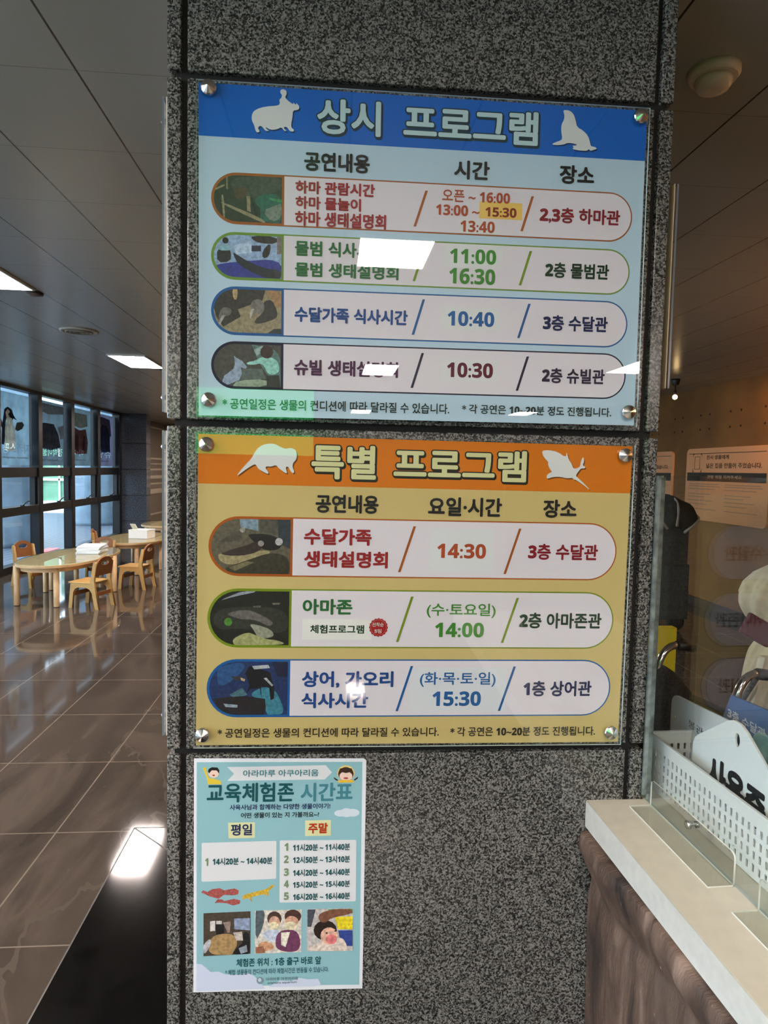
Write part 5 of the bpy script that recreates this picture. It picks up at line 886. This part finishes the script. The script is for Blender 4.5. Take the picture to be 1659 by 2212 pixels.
# ------------------------------------------------------------------ window posters: printed films, their fronts facing outdoors
def outline_loops(me):
    bm = bmesh.new(); bm.from_mesh(me); bmesh.ops.remove_doubles(bm, verts=bm.verts[:], dist=1e-5)
    nb = {}
    for e in bm.edges:
        if len(e.link_faces) == 1:
            a, b = e.verts; nb.setdefault(a.index, []).append(b.index); nb.setdefault(b.index, []).append(a.index)
    bm.verts.ensure_lookup_table(); seen = set(); out = []
    for s in nb:
        if s in seen: continue
        L = [s]; seen.add(s); cur = s
        while True:
            n = [q for q in nb[cur] if q not in seen]
            if not n: break
            cur = n[0]; seen.add(cur); L.append(cur)
        if len(L) > 2: out.append([(bm.verts[i].co.x, bm.verts[i].co.z) for i in L])
    bm.free(); return out
def window_poster(k, label, c, shapes, words):
    y1 = 12.515 - 1.225 * (7 - k); y0 = y1 - 1.225
    # local x runs toward -y of the world seen from the room (picture right = larger y)
    root = thing('window_poster', label, 'poster', (PX + .012, y0 + .06, 1.45), (0, 0, math.radians(90)))
    W_, H_ = .985, .98
    # sheet
    loops = [[(0, 0), (W_, 0), (W_, H_), (0, H_)]]
    for body, x0, x1, z0, z1, col, bold in words[:1]:        # the lettering is left clear in the film
        me, _ = fit_text(body, x0 * W_, x1 * W_, z0 * H_, z1 * H_, 0.0, mirror=True)
        loops += outline_loops(me); bpy.data.meshes.remove(me)
    me = plate(loops); me.transform(XZ); link('poster_film', me, film(tuple(int(v * .70) for v in c), 'film_%d' % k, .55, .22, 4.0), root)
    cc = []; out = []
    for col, L in shapes:
        if col not in cc: cc.append(col)
        out.append((cc.index(col), [(a * W_, b * H_) for a, b in L]))
    flat('printed_animal', out, [film(q, 'filmink_%d_%d_%d' % q, .4, .25, 12) for q in cc], root, -.0010, .0004, scale=1)
    for body, x0, x1, z0, z1, col, bold in words[1:]:
        me, _ = fit_text(body, x0 * W_, x1 * W_, z0 * H_, z1 * H_, bold, mirror=True)
        link('lettering', me, mat((30, 40, 48), .6), root, (0, -.006, 0))
PENG = [((52, 56, 62), [(.0, .70), (.10, .60), (.20, .50), (.24, .55), (.12, .68), (.02, .78)]), ((40, 46, 54), [(.18, .28), (.20, .52), (.24, .66), (.27, .76), (.36, .80), (.48, .77), (.54, .68), (.50, .62), (.36, .66), (.30, .60), (.26, .28)]),
        ((190, 204, 196), [(.27, .20), (.28, .50), (.33, .66), (.48, .66), (.56, .50), (.58, .30), (.54, .20)]), ((206, 214, 210), [(.30, .72), (.36, .77), (.42, .74), (.40, .66), (.32, .66)]),
        ((34, 38, 44), [(.37, .70), (.44, .74), (.52, .70), (.62, .63), (.52, .65), (.44, .65)]), ((60, 62, 60), [(.56, .50), (.62, .60), (.78, .62), (.84, .58), (.78, .52), (.64, .48)])]
window_poster(4, 'window poster of a penguin with spread flippers, mirrored lettering below', (126, 152, 164), PENG, [('자카스펭귄', .02, 1.0, .165, .31, (186, 214, 222), .02), ('- jackass penguin -', .10, 1.0, .085, .125, (176, 200, 206), .01)])
window_poster(5, 'window poster of a grey seal in dark water, mirrored lettering below', (92, 106, 112), [((52, 58, 66), [(.0, .28), (.0, .58), (.25, .66), (.62, .66), (.80, .50), (.88, .30), (.5, .24)]), ((128, 140, 148), [(.0, .86), (.4, .80), (1, .84), (1, .96), (0, .96)]), ((120, 132, 144), [(.78, .62), (1.0, .66), (1, .45), (.86, .42)])],
              [('점박이물범', .0, .96, .15, .275, (150, 186, 188), .02), ('- Harbor Seal -', .0, .84, .065, .11, (190, 200, 200), .012)])
window_poster(6, 'window poster of a brown furry animal against pale rock, mirrored lettering below', (102, 120, 126), [((128, 140, 136), [(.1, .70), (.2, .92), (.8, .92), (.85, .72), (.5, .66)]), ((84, 62, 62), [(.0, .50), (.15, .68), (.45, .62), (.75, .66), (.86, .44), (.80, .22), (.30, .20), (.05, .30)]), ((60, 46, 50), [(.2, .30), (.3, .55), (.42, .50), (.40, .24)]), ((54, 42, 46), [(.56, .28), (.62, .56), (.74, .52), (.72, .26)])],
              [('하마', .12, .66, .17, .29, (176, 172, 176), .025), ('- hippopotamus -', .05, .80, .085, .12, (150, 170, 170), .01)])
window_poster(7, 'window poster of a dark blue bird, mirrored lettering below, next to the granite pier', (98, 98, 116), [((66, 64, 84), [(.1, .85), (.3, .95), (.8, .92), (.9, .6), (.5, .55), (.2, .6)]), ((36, 42, 62), [(.2, .62), (.35, .80), (.65, .78), (.80, .60), (.82, .28), (.3, .26)]), ((150, 120, 80), [(.02, .50), (.14, .66), (.18, .52), (.08, .42)])],
              [('슈빌', .04, .90, .16, .30, (124, 132, 196), .03), ('- Shoebill -', .05, .80, .08, .12, (130, 134, 170), .012)])

# ------------------------------------------------------------------ outdoors
struct(boxo('deck', XL - 14, XL - .21, -4, 40, -.14, -.02, plank_mat((54, 66, 78), (98, 112, 124), .14, 0)), 'grey plank deck outside the windows')
def rock_column(label, x, y, r0, r1, h, seed):
    bm = bmesh.new(); n, m = 40, 48; g = []
    for i in range(n + 1):
        t = i / n; z = -.02 + h * t; row = []
        for k in range(m):
            a = 2 * math.pi * k / m
            r = r1 + (r0 - r1) * (1 - t) ** 2.2
            r *= 1 + .22 * noise.noise((math.cos(a) * 2.2 + seed, math.sin(a) * 2.2, z * .5)) + .07 * noise.noise((math.cos(a) * 7, math.sin(a) * 7 + seed, z * 1.5))
            row.append(bm.verts.new((x + r * math.cos(a), y + r * math.sin(a), z)))
        g.append(row)
    for i in range(n):
        for k in range(m):
            f = bm.faces.new((g[i][k], g[i][(k + 1) % m], g[i + 1][(k + 1) % m], g[i + 1][k])); f.smooth = True
    bm.faces.new(g[0][::-1]); bm.faces.new(g[-1])
    tag(obj('rock_column', bm, mat((92, 112, 126), .85, mottle=.25, scale=3.0, bump=.5), None), label, 'rock column')
rock_column('pale artificial rock column outside behind the penguin poster window', -6.02, 11.2, .66, .56, 3.4, 1.0)
rock_column('pale artificial rock column outside behind the third window', -5.90, 15.8, .62, .44, 3.4, 4.0)
rock_column('pale artificial rock column outside behind the window next to the granite pier', -6.75, 18.2, .55, .36, 3.4, 8.0)
rock_column('pale artificial rock column outside, cut off by the picture edge', -5.9, 6.4, .95, .6, 3.4, 12.0)
gh = thing('greenhouse', 'low green greenhouse across the deck seen through the second window', 'greenhouse', (-8.4, 19.4, 0))
boxo('greenhouse_wall', -.75, .75, 0, 2.5, .34, 2.6, mat((92, 142, 112), .5, mottle=.2, scale=3), gh)
boxo('plinth', -.8, .8, -.1, 2.6, -.02, .34, mat((232, 236, 236), .6), gh)
for z in (.95, 1.55, 2.1): boxo('rail', -.78, .78, -.08, -.02, z, z + .07, mat((240, 244, 240), .5), gh)
for x in (-.74, -.3, .22, .70): boxo('post', x, x + .04, -.08, -.02, .34, 2.6, mat((240, 244, 240), .5), gh)
bm = bmesh.new(); box(bm, -.10, .10, -.25, .25, 0, .06, .01)
tag(obj('red_box', bm, mat((226, 44, 40), .5), None, (-4.70, 10.1, -.02)), 'flat red box lying on the deck outside the second window', 'box')
